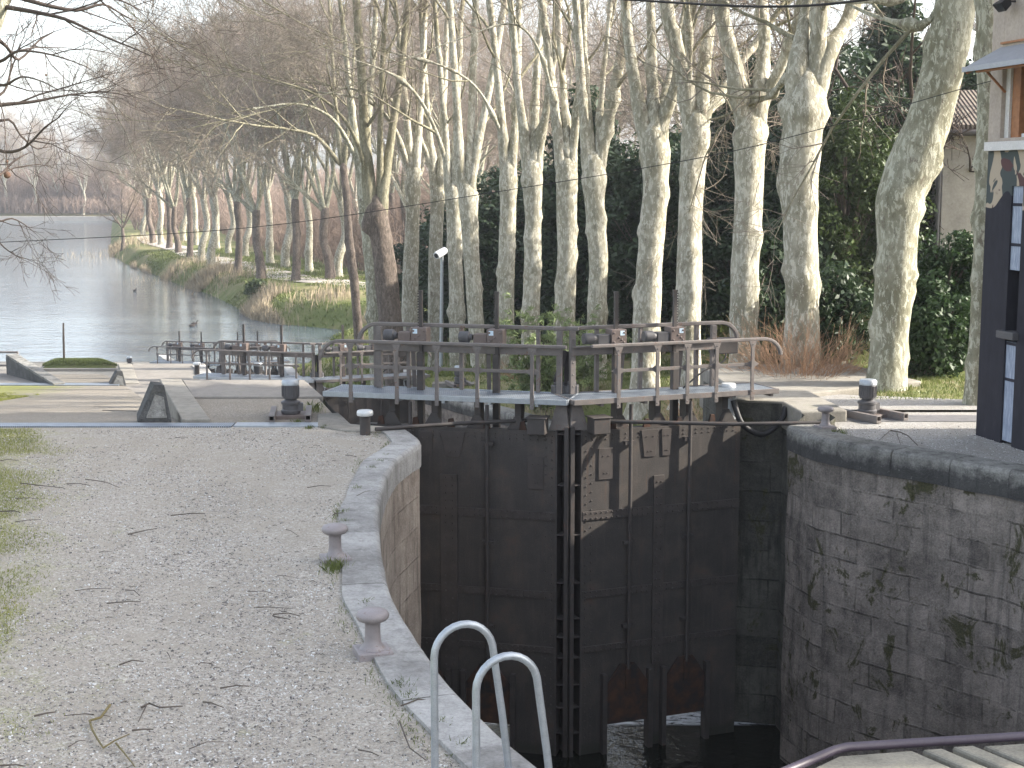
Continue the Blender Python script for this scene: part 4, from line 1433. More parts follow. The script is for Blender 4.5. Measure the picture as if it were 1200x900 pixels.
# push rods between actuators and the gate leaves
mb = MB()
mb.tube([at(700, 491, 0.02) + Vector((0, -0.22, 0)), at(860, 497, 0.03), at(930, 500, 0.0) + Vector((0.6, 0.25, 0.02))], 0.033, 10)
o = mb.build('push_rod', 'dark_steel', smooth=True)
tag(o, 'thin dark push rod running from the right gate leaf to the right quay', 'push rod', 'gate push rods')
mb = MB()
mb.tube([at(622, 490, 0.02) + Vector((0, -0.22, 0)), at(540, 496, 0.03), at(440, 503, 0.05)], 0.033, 10)
o = mb.build('push_rod', 'dark_steel', smooth=True)
tag(o, 'thin dark push rod running from the left gate leaf to the gravel quay', 'push rod', 'gate push rods')

# ------------------------------------------------------------------ access ladder with hooped stiles
e0, e1 = at(600, 875, 0), at(517, 792, 0)
tan = (e0 - e1).normalized()
out = Vector((-tan.y, tan.x, 0))
if out.x < 0:
    out = -out
lad = empty('access_ladder', (0, 0, 0), 'galvanised ladder with two hooped handrails rising over the quay edge', 'ladder')
def hoop_pts(base, topz, D, lean):
    pts = [base + Vector((0, 0, -0.1)), base + Vector((0, 0, 0.4)), base + Vector((0, 0, topz - D / 2))]
    for k in range(1, 13):
        a = math.pi - math.pi * k / 12 * 0.94
        pts.append(base + out * (D / 2 + D / 2 * math.cos(a)) + Vector((0, 0, topz - D / 2 + D / 2 * math.sin(a))))
    last = pts[-1]
    pts.append(last + out * lean * 0.5 + Vector((0, 0, -0.5)))
    pts.append(last + out * lean + Vector((0, 0, -1.1)))
    pts.append(last + out * lean + Vector((0, 0, -3.5)))
    return pts
H1 = atY(509, 800, 9.25); H1.z = 0
H2 = atY(558, 840, 8.75); H2.z = 0
tz1 = atY(545, 730, 9.35).z
tz2 = atY(592, 767, 8.85).z
rungs = []
for b, tz in ((H1, tz1), (H2, tz2)):
    mb = MB()
    pts = hoop_pts(b, tz, 0.41, 0.14)
    mb.tube(pts, 0.0252, 16)
    mb.build('hooped_stile', 'galvanised', lad, smooth=True)
    rungs.append(pts[-2])
    mb = MB()
    mb.tube([b + Vector((0, 0, -0.02)), b + Vector((0, 0, 0.012))], 0.07, 16)
    mb.build('foot_flange', 'galvanised', lad, smooth=True)
for k in range(7):
    mb = MB()
    dz = Vector((0, 0, 0.25 - 0.3 * k - 0.35))
    mb.tube([rungs[0] + dz, rungs[1] + dz], 0.014, 10)
    mb.build('rung', 'galvanised', lad, smooth=True)

# ------------------------------------------------------------------ slatted ledge with a purple steel edge close to the camera
Yd = 6.2
c0 = atY(935, 905, 5.9); c1 = atY(1010, 874, 6.25); c2 = atY(1225, 862, 6.5)
zd = 1.46
c0 = at(934, 899, zd); c1 = at(985, 877, zd); c2 = at(1225, 862, zd)
dk = empty('footbridge_deck', (0, 0, 0), 'lichened slatted deck with a dark purple tubular edge close to the camera', 'deck')
bk = Vector((0.09, -1, 0))
dirx = (c2 - c1).normalized()
k = 0
s = 0.06
while s < 1.6:
    w = 0.30 if k in (0, 2) else 0.115
    w = (0.27, 0.10, 0.105, 0.26, 0.27, 0.12, 0.12, 0.26)[k % 8]
    p0 = c1 + dirx * s + Vector((0, -0.035, 0))
    p1 = p0 + dirx * w
    sl = Vector((0.62, -1.0, 0)).normalized()
    q0, q1 = p0 + sl * 2.6, p1 + sl * 2.6
    mb = MB()
    zz = zd - 0.012 + rnd.uniform(-0.006, 0.006)
    if k == 0:
        p0 = c1 + Vector((-0.02, -0.05, 0)); q0 = c0 + (c0 - c1) * 3.5 + Vector((0.05, -0.05, 0))
    mb.hexa([(p0.x, p0.y, zz - 0.07), (p1.x, p1.y, zz - 0.07), (q1.x, q1.y, zz - 0.07), (q0.x, q0.y, zz - 0.07), (p0.x, p0.y, zz), (p1.x, p1.y, zz), (q1.x, q1.y, zz), (q0.x, q0.y, zz)])
    mb.build('slat', 'deck_stone', dk, bevel=0.014)
    s += w + (0.045 if k % 8 in (0, 1, 2, 3) else 0.03)
    k += 1
mb = MB()
e = [c0 + (c0 - c1) * 4, c0, c0.lerp(c1, 0.85), c1 + Vector((0.03, 0.006, 0)), c1.lerp(c2, 0.5), c2, c2 + dirx * 2]
mb.tube([p + Vector((0, 0, 0.004)) for p in e], 0.021, 12)
mb.build('edge_tube', 'purple_paint', dk, smooth=True)
mb = MB()
mb.beam(c1 + Vector((0.15, -0.25, -0.16)), c2 + Vector((2.0, -0.25, -0.16)), 0.1, 0.16)
mb.beam(c0 + Vector((0.25, -0.9, -0.16)), c2 + Vector((2.0, -1.1, -0.16)), 0.1, 0.16)
mb.build('bearer', 'dark_steel', dk)
for p in (c1 + Vector((0.35, -0.25, -0.24)), c2 + Vector((1.8, -0.25, -0.24)), c0 + Vector((0.5, -0.9, -0.24)), c2 + Vector((1.8, -1.05, -0.24))):
    mb = MB()
    mb.box(p.x - 0.06, p.x + 0.06, p.y - 0.06, p.y + 0.06, -6.5, p.z)
    mb.build('post', 'dark_steel', dk)

# ------------------------------------------------------------------ lock-keeper's building at right
BC = at(1143.5, 507.5, 0)
e1 = Vector((0.20, -0.98, 0)).normalized()          # along the wall towards the camera
BR = math.atan2(e1.y, e1.x)
bd = empty('lock_house', BC, 'two storey house corner with dark navy painted ground floor and beige upper wall', 'house', None, BR)
# local: x along the wall towards camera, y = inward (to the right of the picture)
BL, BW, BH = 17.0, 3.5, 8.6
def bbox(name, mat, x0, x1, y0, y1, z0, z1, parent=bd, bevel=0.0):
    mb = MB(); mb.box(x0, x1, y0, y1, z0, z1)
    return mb.build(name, mat, parent, bevel=bevel)
# local +y must point inward: rotate frame so that y = (-e1.y, e1.x) -> check sign
yin = Vector((-e1.y, e1.x, 0))
# slots in the lower wall: tall panel strip recess at x 0.72..1.06
SX0, SX1 = 0.74, 1.06
ZS = 4.45
mb = MB()
mb.box(0, SX0, 0, 0.35, -0.5, ZS)
mb.box(SX1, BL, 0, 0.35, -0.5, ZS)
mb.box(SX0, SX1, 0.12, 0.35, -0.5, 1.72)
mb.box(SX0, SX1, 0.12, 0.35, 2.62, 3.9)
mb.box(SX0, SX1, 0, 0.35, 3.9, ZS)
mb.box(0, 0.35, 0.352, BW, -0.5, ZS)
mb.box(0.352, BL, BW - 0.35, BW, -0.5, ZS)
mb.box(BL - 0.35, BL, 0.352, BW - 0.352, -0.5, ZS)
mb.build('painted_wall', 'mural', bd)
bbox('panel', 'brushed_panel', SX0 + 0.002, SX1 - 0.002, 0.03, 0.118, 0.02, 1.55)
bbox('panel', 'brushed_panel', SX0 + 0.002, SX1 - 0.002, 0.03, 0.118, 2.64, 3.898)
for z in (0.95, 1.5, 3.0, 3.6):
    bbox('panel_band', 'navy_paint', SX0 + 0.004, SX1 - 0.004, 0.022, 0.029, z, z + 0.045)
wn = bbox('slot_window', 'window_glass', SX0 + 0.002, SX1 - 0.002, 0.2, 0.24, 1.722, 2.618)
bbox('window_sill', 'motor_paint', SX0 - 0.10, SX1 + 0.06, -0.10, 0.16, 1.60, 1.715, bevel=0.01)
# upper storey with a window bay
WX0, WX1, WZ0, WZ1 = 0.34, 2.7, 4.62, 5.95
mb = MB()
mb.box(-0.012, WX0, -0.012, 0.38, ZS + 0.003, BH)
mb.box(WX1, BL, -0.012, 0.38, ZS + 0.003, BH)
mb.box(WX0, WX1, -0.012, 0.38, ZS + 0.003, WZ0)
mb.box(WX0, WX1, -0.012, 0.38, WZ1, BH)
mb.box(-0.012, 0.38, 0.383, BW, ZS + 0.003, BH)
mb.box(0.383, BL, BW - 0.38, BW, ZS + 0.003, BH)
mb.box(BL - 0.38, BL, 0.383, BW - 0.383, ZS + 0.003, BH)
mb.build('upper_wall', 'render_beige', bd, bevel=0.01)
bbox('roof', 'roof_tile', -0.1, BL + 0.4, -0.45, BW + 0.4, BH + 0.003, BH + 0.22)
bbox('sill_band', 'sill_white', 0.02, 2.9, -0.09, -0.014, ZS - 0.02, ZS + 0.115, bevel=0.008)
wf = bbox('window', 'window_glass', WX0 + 0.3, WX1 - 0.05, 0.20, 0.215, WZ0, WZ1)
bbox('jamb', 'orange_wood', WX0 + 0.12, WX0 + 0.34, 0.10, 0.24, WZ0 + 0.002, WZ1 - 0.002, wf)
bbox('reveal', 'sill_white', WX0 + 0.002, WX0 + 0.119, 0.06, 0.36, WZ0 + 0.003, WZ1 - 0.003, wf)
for x in (WX0 + 0.56, WX0 + 1.2, WX0 + 1.9):
    bbox('mullion', 'white_metal', x, x + 0.05, 0.15, 0.198, WZ0 + 0.06, WZ1 - 0.004, wf)
bbox('frame_rail', 'white_metal', WX0 + 0.342, WX1 - 0.06, 0.15, 0.198, WZ0 + 0.002, WZ0 + 0.06, wf)
bbox('blind', 'sill_white', WX0 + 0.36, WX0 + 0.54, 0.222, 0.23, WZ0 + 0.03, WZ0 + 1.0, wf)
# awning
mb = MB()
x0, x1 = 0.26, 3.2
v = [(x0, -0.02, 5.98), (x1, -0.02, 5.98), (x1, -0.62, 5.66), (x0, -0.62, 5.66)]
v2 = [(a, b, c - 0.025) for a, b, c in v]
mb.hexa(v2 + v)
mb.box(x0, x1, -0.645, -0.622, 5.60, 5.675)
aw = mb.build('awning', 'awning_sheet', bd)
mb = MB()
mb.beam((x0 + 0.03, -0.02, 5.90), (x0 + 0.03, -0.58, 5.60), 0.05, 0.06)
mb.beam((x0 + 0.3, -0.55, 5.60), (x1, -0.55, 5.60), 0.06, 0.05)
mb.beam((x0 + 0.2, -0.02, 5.3), (x0 + 0.2, -0.4, 5.66), 0.03, 0.03)
mb.build('awning_frame', 'orange_wood', aw)
bbox('soffit_line', 'orange_wood', 0.3, 3.2, -0.05, -0.013, 6.02, 6.05)
# floodlight
mb = MB()
lx = 0.62
mb.beam((lx, -0.012, 6.62), (lx, -0.22, 6.62), 0.03, 0.03)
mb.beam((lx - 0.02, -0.02, 6.68), (lx - 0.02, -0.14, 6.78), 0.03, 0.03)
fl = mb.build('floodlight', 'dark_steel', bd)
mb = MB()
v = [(lx - 0.11, -0.22, 6.46), (lx + 0.11, -0.22, 6.46), (lx + 0.11, -0.13, 6.56), (lx - 0.11, -0.13, 6.56),
     (lx - 0.13, -0.32, 6.58), (lx + 0.13, -0.32, 6.58), (lx + 0.11, -0.16, 6.68), (lx - 0.11, -0.16, 6.68)]
mb.hexa(v)
mb.build('lamp_housing', 'black_rubber', fl, bevel=0.012)
mb = MB()
mb.add([(lx - 0.10, -0.237, 6.475), (lx + 0.10, -0.237, 6.475), (lx + 0.115, -0.324, 6.57), (lx - 0.115, -0.324, 6.57)], [(0, 1, 2, 3)])
mb.build('lamp_glass', 'window_glass', fl)

# beige outbuilding with tiled roof behind the trees
ob = empty('outbuilding', atY(1101, 300, 42), 'grey rendered outbuilding with old clay roof tiles half hidden behind pale trunks', 'outbuilding', None, R(-6))
ob.location.z = 0
ztop = atY(1101, 152, 42).z
mb = MB(); mb.box(0, 6, 0, 7, -1, ztop)
mb.build('wall', 'render_stained', ob)
mb = MB()
mb.add([(-0.35, -0.45, ztop - 0.02), (6.3, -0.45, ztop - 0.02), (6.3, 3.5, ztop + 1.15), (-0.35, 3.5, ztop + 1.15),
        (-0.35, -0.45, ztop + 0.12), (6.3, -0.45, ztop + 0.12), (6.3, 3.5, ztop + 1.30), (-0.35, 3.5, ztop + 1.30)],
       [(0, 3, 2, 1), (4, 5, 6, 7), (0, 1, 5, 4), (1, 2, 6, 5), (2, 3, 7, 6), (3, 0, 4, 7)])
mb.build('roof', 'roof_tile', ob)
mb = MB(); mb.tube([(-0.12, -0.1, -1), (-0.12, -0.1, ztop - 0.1)], 0.07, 10)
mb.build('downpipe', 'motor_paint', ob, smooth=True)
mb = MB(); mb.tube([(-0.4, -0.5, ztop - 0.1), (6.3, -0.5, ztop - 0.1)], 0.09, 10)
mb.build('gutter', 'dark_steel', ob, smooth=True)

# ------------------------------------------------------------------ lamp post with camera
b = at(516, 401, zR(-3, 60)); Yl = 60.0
p0, p1 = atY(515.5, 400, Yl), atY(518, 300, Yl)
zb = zR(p0.x, Yl)
lp = empty('camera_post', (p0.x, Yl, zb), 'thin pale metal post carrying a white surveillance camera', 'camera post')
mb = MB(); mb.tube([(0, 0, -0.1), (p1.x - p0.x, 0, p1.z - zb)], [0.085, 0.065], 12)
mb.build('pole', 'galvanised', lp, smooth=True)
mb = MB()
q = Vector((p1.x - p0.x, 0, p1.z - zb))
mb.tube([q + Vector((-0.22, -0.25, 0.02)), q + Vector((-0.18, -0.2, 0.05)), q + Vector((0.12, 0.12, 0.22))], [0.15, 0.16, 0.15], 14)
mb.build('camera_housing', 'white_metal', lp, smooth=True)
mb = MB(); mb.tube([q + Vector((-0.24, -0.27, 0.012)), q + Vector((-0.222, -0.252, 0.022))], 0.10, 12)
mb.build('lens', 'black_rubber', lp, smooth=True)

# ------------------------------------------------------------------ overhead cables
def cable(pts, r, label):
    mb = MB(); mb.tube(smooth_poly(pts, 8), r, 6)
    tag(mb.build('overhead_cable', 'black_rubber', smooth=True), label, 'cable', 'overhead cables')
cable([atY(-150, 292, 27), atY(0, 284, 26.5), atY(300, 266, 26), atY(600, 222, 25), atY(825, 184, 24.2), atY(962, 151, 23.7), atY(1117, 107, 23.2), BC + e1 * 0.02 + Vector((0, 0, 5.0 + 0.5))], 0.0065, 'long thin overhead cable sagging across the canal and the trunks')
cable([atY(-100, -140, 23), atY(400, -40, 22.5), atY(760, 1, 22), atY(1010, 0.5, 21.5), BC + e1 * 3.0 + Vector((0, 0, 7.2))], 0.018, 'thick black cable along the very top of the picture before the trees')
# ------------------------------------------------------------------ bare plane trees
def rperp(d, rng):
    v = Vector((rng.gauss(0, 1), rng.gauss(0, 1), rng.gauss(0, 1)))
    v -= d * v.dot(d)
    return v.normalized()

def grow_line(p, d, L, n, rng, wander, up, droop=0.0):
    pts = [p.copy()]
    st = L / (n - 1)
    d = d.copy()
    for i in range(n - 1):
        d = (d + Vector((rng.gauss(0, wander), rng.gauss(0, wander), rng.gauss(0, wander) + up - droop * i / n))).normalized()
        p = p + d * st
        pts.append(p.copy())
    return pts

class Crown:
    """collects branches (bark) and twigs"""
    def __init__(s, rng):
        s.rng = rng
        s.br, s.tw = [], []
    def sub(s, pts, rads, lvl, cfg):
        """spawn children along a parent line"""
        rng = s.rng
        n = cfg['n'][lvl]
        plen = sum((b - a).length for a, b in zip(pts, pts[1:]))
        for k in range(n):
            t = rng.uniform(cfg['t0'][lvl], 1.0) if k else 1.0
            f = t * (len(pts) - 1)
            i = min(int(f), len(pts) - 2)
            p = pts[i].lerp(pts[i + 1], f - i)
            r0 = rads[i] + (rads[i + 1] - rads[i]) * (f - i)
            d = (pts[i + 1] - pts[i]).normalized()
            a = R(rng.uniform(*cfg['ang'][lvl])) if k else R(rng.uniform(4, 18))
            pr = rperp(d, rng)
            if 'bias' in cfg and lvl == 0 and rng.random() < cfg.get('biasp', 0.5):
                pr = (pr * 0.5 + cfg['bias']).normalized()
            nd = (d * math.cos(a) + pr * math.sin(a)).normalized()
            L = cfg['len'][lvl] * rng.uniform(0.6, 1.25) * (1.15 - 0.45 * t)
            r = min(r0 * 0.75, cfg['rad'][lvl] * rng.uniform(0.75, 1.2))
            np_ = cfg['pts'][lvl]
            q = grow_line(p, nd, L, np_, rng, cfg['wan'][lvl], cfg['up'][lvl], cfg['droop'][lvl])
            rr = [max(r * (1 - 0.78 * j / (np_ - 1)), cfg['rmin']) for j in range(np_)]
            if lvl <= cfg['barklvl']:
                s.br.append(([tuple(x) for x in q], rr))
            else:
                s.tw.append(([tuple(x) for x in q], rr))
            if lvl + 1 < len(cfg['n']):
                s.sub(q, rr, lvl + 1, cfg)
    def build(s, root, bark, twig, origin, sb=6, st=3):
        o = []
        for name, lst, mat, sd in (('branches', s.br, bark, sb), ('crown', s.tw, twig, st)):
            if not lst:
                continue
            V, Fi = tubes_np(lst, sd)
            V = V - np.array(origin)
            o.append(np_mesh(name, V, Fi, mat, root, smooth=(name == 'branches')))
        return o

CFG_NEAR = dict(n=[9, 9, 9], t0=[0.05, 0.15, 0.15], ang=[(25, 62), (25, 65), (25, 70)], len=[4.2, 1.9, 0.75], rad=[0.055, 0.02, 0.007],
                pts=[7, 5, 3], wan=[0.13, 0.16, 0.16], up=[0.10, 0.05, 0.0], droop=[0.16, 0.1, 0.06], rmin=0.0045, barklvl=0)
CFG_FAR = dict(n=[12, 10, 10], t0=[0.08, 0.15, 0.15], ang=[(25, 60), (25, 65), (25, 70)], len=[4.6, 2.2, 1.0], rad=[0.07, 0.026, 0.011],
               pts=[6, 4, 3], wan=[0.12, 0.16, 0.16], up=[0.10, 0.05, 0.02], droop=[0.14, 0.1, 0.05], rmin=0.010, barklvl=0)

def trunk_mesh(pts, rads, rng, seg=20, dens=0.22, knobs=9, flare=0.35, closed=True):
    """noisy tapered trunk with burrs; returns verts, quads, caps"""
    P = [Vector(p) for p in pts]
    S = smooth_poly(P, 8)
    # radius spline
    Rr = []
    for i in range(len(S)):
        f = i / 8
        k = min(int(f), len(P) - 2)
        t = f - k
        t = t * t * (3 - 2 * t)
        Rr.append(rads[k] + (rads[k + 1] - rads[k]) * t)
    # arclength resample
    L = [0.0]
    for a, b in zip(S, S[1:]):
        L.append(L[-1] + (b - a).length)
    n = max(6, int(L[-1] / dens))
    Q, q = [], []
    j = 0
    for i in range(n + 1):
        x = L[-1] * i / n
        while j < len(L) - 2 and L[j + 1] < x:
            j += 1
        t = (x - L[j]) / max(1e-6, L[j + 1] - L[j])
        Q.append(S[j].lerp(S[j + 1], t)); q.append(Rr[j] + (Rr[j + 1] - Rr[j]) * t)
    kn = [(rng.uniform(0.8, L[-1]), rng.uniform(0, 6.28), rng.uniform(0.4, 1.1), rng.uniform(0.11, 0.23)) for _ in range(int(knobs * 1.5))]
    V = []
    sd = rng.uniform(0, 100)
    for i in range(n + 1):
        d = (Q[min(i + 1, n)] - Q[max(i - 1, 0)]).normalized()
        u = d.cross(Vector((0, 1, 0.01))).normalized()
        w = d.cross(u)
        h = L[-1] * i / n
        fl = 1 + flare * math.exp(-h / 0.45)
        for k in range(seg):
            a = 2 * math.pi * k / seg
            r = q[i] * fl
            r *= 1 + 0.11 * mnoise.noise(Vector((math.cos(a) * 1.2, math.sin(a) * 1.2, h * 0.6 + sd))) + 0.06 * mnoise.noise(Vector((math.cos(a) * 3, math.sin(a) * 3, h * 2.2 + sd)))
            if flare > 0.2:
                r *= 1 + 0.16 * math.exp(-h / 0.35) * math.cos(5 * a + sd)
            for (kh, ka, am, ks) in kn:
                da = (a - ka + math.pi) % (2 * math.pi) - math.pi
                e = ((h - kh) / ks) ** 2 + (da * q[i] / ks) ** 2
                if e < 5:
                    r += am * ks * 0.62 * math.exp(-e)
            V.append(Q[i] + (u * math.cos(a) + w * math.sin(a)) * r)
    Fq = []
    for i in range(n):
        for k in range(seg):
            a, b = i * seg + k, i * seg + (k + 1) % seg
            Fq.append((a, b, b + seg, a + seg))
    return V, Fq, Q, q

PLANE_N = 0
def near_tree(cfg):
    """trunk and limbs follow the outline measured in the photograph, at depth Y"""
    global PLANE_N
    rng = random.Random(cfg['seed'])
    Y = cfg['Y']
    sc = Y / F
    pts = [atY(x, y, Y + dy) for x, y, w, dy in [(t + (0,))[:4] if len(t) == 3 else t for t in cfg['trunk']]]
    rads = [t[2] * sc * 0.5 * 1.03 for t in cfg['trunk']]
    base = pts[0].copy()
    zb = zR(base.x, Y)
    # extend to the ground
    d0 = (pts[0] - pts[1]).normalized()
    if base.z > zb + 0.15:
        k = (zb - base.z) / min(-0.3, d0.z)
        pts.insert(0, Vector((base.x + d0.x * k, Y, zb)))
        rads.insert(0, rads[0] * 1.06)
    else:
        pts[0].z = zb
    root_loc = Vector((pts[0].x, Y, zb))
    pts.insert(0, pts[0] - Vector((0, 0, 0.35)))
    rads.insert(0, rads[0] * 1.05)
    name = 'plane_tree'
    root = empty(name, root_loc, cfg['label'], 'tree', 'plane trees beside the lock')
    allV, allF = [], []
    def addm(V, Fq):
        o = len(allV)
        allV.extend(tuple(v - root_loc) for v in V)
        allF.extend(tuple(i + o for i in f) for f in Fq)
    # trunk top rounds off as a pollard head
    top, rt = pts[-1], rads[-1]
    dd = (pts[-1] - pts[-2]).normalized()
    if cfg.get('limbs'):
        while len(pts) > 3 and (pts[-2] - top).length < rt * 2.3:
            del pts[-2], rads[-2]
        pts.insert(len(pts) - 1, top - dd * rt * 1.9)
        rads.insert(len(rads) - 1, rt * 0.97)
        pts.insert(len(pts) - 1, top - dd * rt * 0.9)
        rads.insert(len(rads) - 1, rt * 0.84)
        rads[-1] = rt * 0.52
        pts += [top + dd * rt * 0.3]
        rads += [rt * 0.12]
    V, Fq, _, _ = trunk_mesh(pts, rads, rng, 22, 0.16, cfg.get('knobs', 10))
    addm(V, Fq)
    cr = Crown(rng)
    conf = dict(CFG_NEAR)
    if cfg['seed'] >= 10 and cfg['seed'] != 17:
        conf['n'] = [12, 10, 9]
    conf.update(cfg.get('conf', {}))
    limbs = cfg.get('limbs', [])
    ends = []
    for li, lm in enumerate(limbs):
        dY = lm[0]
        lp = []
        lr = []
        m = len(lm) - 1
        for i, (x, y, w) in enumerate(lm[1:]):
            lp.append(atY(x, y, Y + dY * i / max(1, m - 1)))
            lr.append(w * sc * 0.5)
        # root the limb inside the head
        lat = lp[0] - top
        lat = lat - dd * lat.dot(dd)
        big = lr[0] > rt * 0.3
        sd_ = min(lat.length, rt * 0.42)
        lu = lat.normalized() * sd_
        lp[0] = lp[0] * 0.72 + (top + lu * 1.2) * 0.28
        lp.insert(0, top - dd * rt * 0.55 + lu * 1.05)
        lr.insert(0, rt * 0.56 if big else lr[0] * 1.25)
        lp.insert(0, top - dd * rt * 2.1 + lu * 0.75)
        lr.insert(0, rt * 0.44 if big else lr[0])
        lr[2] *= 1.2
        V, Fq, Q, q = trunk_mesh(lp, lr, rng, 12, 0.25, 2, 0.0)
        if cfg.get('bark') == 'bark_brown':
            cr.br.append(([tuple(x) for x in Q], list(q)))
        else:
            addm(V, Fq)
        ends.append((Q[-1], (Q[-1] - Q[-4]).normalized(), q[-1]))
        cr.sub(Q[len(Q) // 3:], q[len(Q) // 3:], 0, dict(conf, n=[cfg.get('low', 3)] + conf['n'][1:]))
    if not limbs:
        ends.append((pts[-1], dd, rads[-1]))
    for (p, d, r) in ends:
        # carry on above the frame
        L = rng.uniform(6, 8.5)
        ln = grow_line(p, d, L, 9, rng, 0.06, 0.03)
        rr = [max(0.02, r * (1 - 0.85 * i / 8)) for i in range(9)]
        cr.br.append(([tuple(x) for x in ln], rr))
        cr.sub(ln, rr, 0, conf)
    np_mesh('trunk', np.array(allV), np.array(allF), cfg.get('bark', 'bark_pale'), root, smooth=True)
    cr.build(root, 'bark_branch', cfg.get('twig', 'twig_grey'), root_loc)
    return root

T = []
T.append(dict(seed=1, Y=28, label='big plane tree with a trunk leaning and bending right, nearest the outbuilding', knobs=14,
   trunk=[(1038, 456, 40), (1044, 380, 41), (1050, 300, 44), (1053, 238, 50), (1068, 195, 52), (1088, 140, 48), (1103, 85, 46), (1113, 40, 46), (1121, 0, 45), (1132, -60, 44)],
   bark='bark_mottled', limbs=[(0, (1120, -70, 20), (1100, -140, 16)), (1, (1142, -80, 24), (1165, -170, 18)), (-1.5, (1135, -80, 20), (1140, -190, 14)), (-1, (1050, 10, 6), (990, 3, 4), (930, -10, 3)), (2, (1075, 60, 6), (1030, 20, 5), (985, 0, 3))]))
T.append(dict(seed=2, Y=26, label='slim mottled plane trunk standing right against the house corner', knobs=8,
   trunk=[(1143, 470, 24), (1149, 380, 22), (1152, 300, 22), (1155, 200, 22), (1157, 100, 22), (1158, 20, 24), (1160, -60, 22)],
   bark='bark_mottled', limbs=[(0, (1155, -70, 14), (1140, -160, 10)), (1, (1168, -75, 14), (1185, -180, 10))]))
T.append(dict(seed=3, Y=31, label='straight plane tree with forked head behind the dry rust shrub',
   trunk=[(938, 430, 42), (940, 350, 38), (938, 280, 38), (937, 230, 40), (941, 160, 42), (945, 105, 46), (946, 84, 50)],
   limbs=[(0.5, (936, 70, 20), (941, 35, 16), (947, 0, 15), (952, -60, 13)), (-0.4, (957, 60, 20), (960, 30, 17), (964, -20, 15), (966, -80, 12)), (0.8, (972, 62, 19), (985, 38, 16), (1004, 4, 14), (1030, -50, 11)), (2, (925, 85, 9), (905, 110, 6), (885, 120, 4))]))
T.append(dict(seed=4, Y=33.5, label='plane tree with three spreading limbs, next left of the forked one by the dry shrub',
   trunk=[(871, 420, 33), (873, 330, 31), (877, 240, 32), (879, 170, 33), (880, 128, 37)],
   limbs=[(0, (866, 100, 21), (856, 60, 18), (846, 15, 17), (838, -50, 14)), (1, (890, 95, 17), (896, 50, 14), (893, 0, 13), (890, -60, 11)), (-1, (898, 110, 13), (916, 75, 12), (938, 20, 12), (950, -30, 10))]))
T.append(dict(seed=5, Y=36, label='plane tree with a large burr low on its right side behind the right railing', knobs=8,
   trunk=[(806, 430, 30), (807, 340, 29), (809, 260, 27), (812, 200, 28), (816, 150, 31), (816, 128, 34)],
   limbs=[(0, (806, 110, 19), (795, 65, 16), (782, 15, 15), (775, -50, 12)), (1, (822, 105, 16), (828, 55, 14), (835, 5, 12), (840, -60, 10)), (1.4, (834, 125, 11), (852, 98, 9), (874, 66, 8), (900, 30, 7)), (-1, (809, 100, 5), (808, 50, 5), (806, 0, 4))]))
T.append(dict(seed=6, Y=37.5, label='thick plane tree behind the left rack of the near right gate leaf',
   trunk=[(756, 450, 33), (758, 380, 31), (762, 300, 29), (768, 220, 28), (766, 165, 32), (764, 145, 36)],
   limbs=[(0, (750, 130, 15), (742, 85, 13), (734, 20, 11), (730, -50, 10)), (1, (765, 120, 12), (764, 65, 11), (762, 0, 10), (762, -50, 9)), (1.5, (773, 130, 9), (783, 95, 8), (790, 60, 6), (800, 20, 5)), (-1, (779, 135, 14), (792, 100, 13), (801, 50, 12), (813, 0, 11), (822, -50, 9))]))
T.append(dict(seed=7, Y=44, label='plane tree with a candelabra of limbs right of the oleander bush',
   trunk=[(698, 455, 24), (699, 380, 22), (701, 300, 21), (697, 240, 22), (696, 195, 27), (696, 180, 30)],
   limbs=[(0, (686, 165, 11), (682, 110, 10), (678, 40, 9), (672, -30, 8)), (1, (692, 160, 9), (686, 90, 8), (684, 20, 7), (684, -40, 6)), (0.5, (701, 160, 7), (706, 100, 6), (712, 40, 5), (718, -20, 4)), (-1, (707, 165, 14), (716, 125, 13), (727, 70, 12), (734, 5, 10), (740, -40, 9))]))
T.append(dict(seed=8, Y=47, label='pale plane tree rising from the oleander bush beyond the gates',
   trunk=[(660, 445, 27), (661, 400, 24), (664, 300, 22), (664, 220, 23), (663, 185, 26)],
   limbs=[(0, (655, 165, 11), (648, 110, 10), (641, 50, 9), (632, -20, 8)), (1, (664, 160, 8), (660, 100, 8), (655, 30, 7), (655, -30, 6)), (-1, (672, 165, 9), (678, 110, 8), (684, 40, 7), (690, -30, 6)), (-2, (651, 120, 4), (632, 60, 3), (600, 28, 2.2), (540, 45, 1.5), (480, 68, 1))]))
T.append(dict(seed=9, Y=50, label='plane trunk left of the oleander with a small knob on its flank',
   trunk=[(621, 420, 21), (623, 340, 20), (625, 260, 19), (624, 200, 22), (624, 185, 25)],
   limbs=[(0, (616, 170, 11), (608, 110, 9), (602, 40, 8), (596, -20, 7)), (1, (626, 165, 9), (628, 100, 9), (634, 30, 8), (640, -30, 7)), (-1, (632, 170, 10), (640, 130, 9), (648, 70, 8), (654, 0, 7))]))
T.append(dict(seed=10, Y=53, label='plane trunk straight above the left gate latch, second left of the oleander',
   trunk=[(592, 420, 20), (593, 330, 19), (595, 250, 18), (596, 205, 20), (597, 190, 22)],
   limbs=[(0, (590, 175, 10), (585, 110, 9), (578, 40, 8), (570, -30, 7)), (1, (601, 175, 9), (606, 110, 8), (608, 30, 7), (608, -40, 6)), (-2, (588, 150, 4), (560, 105, 3), (520, 78, 2.2), (460, 62, 1.3))]))
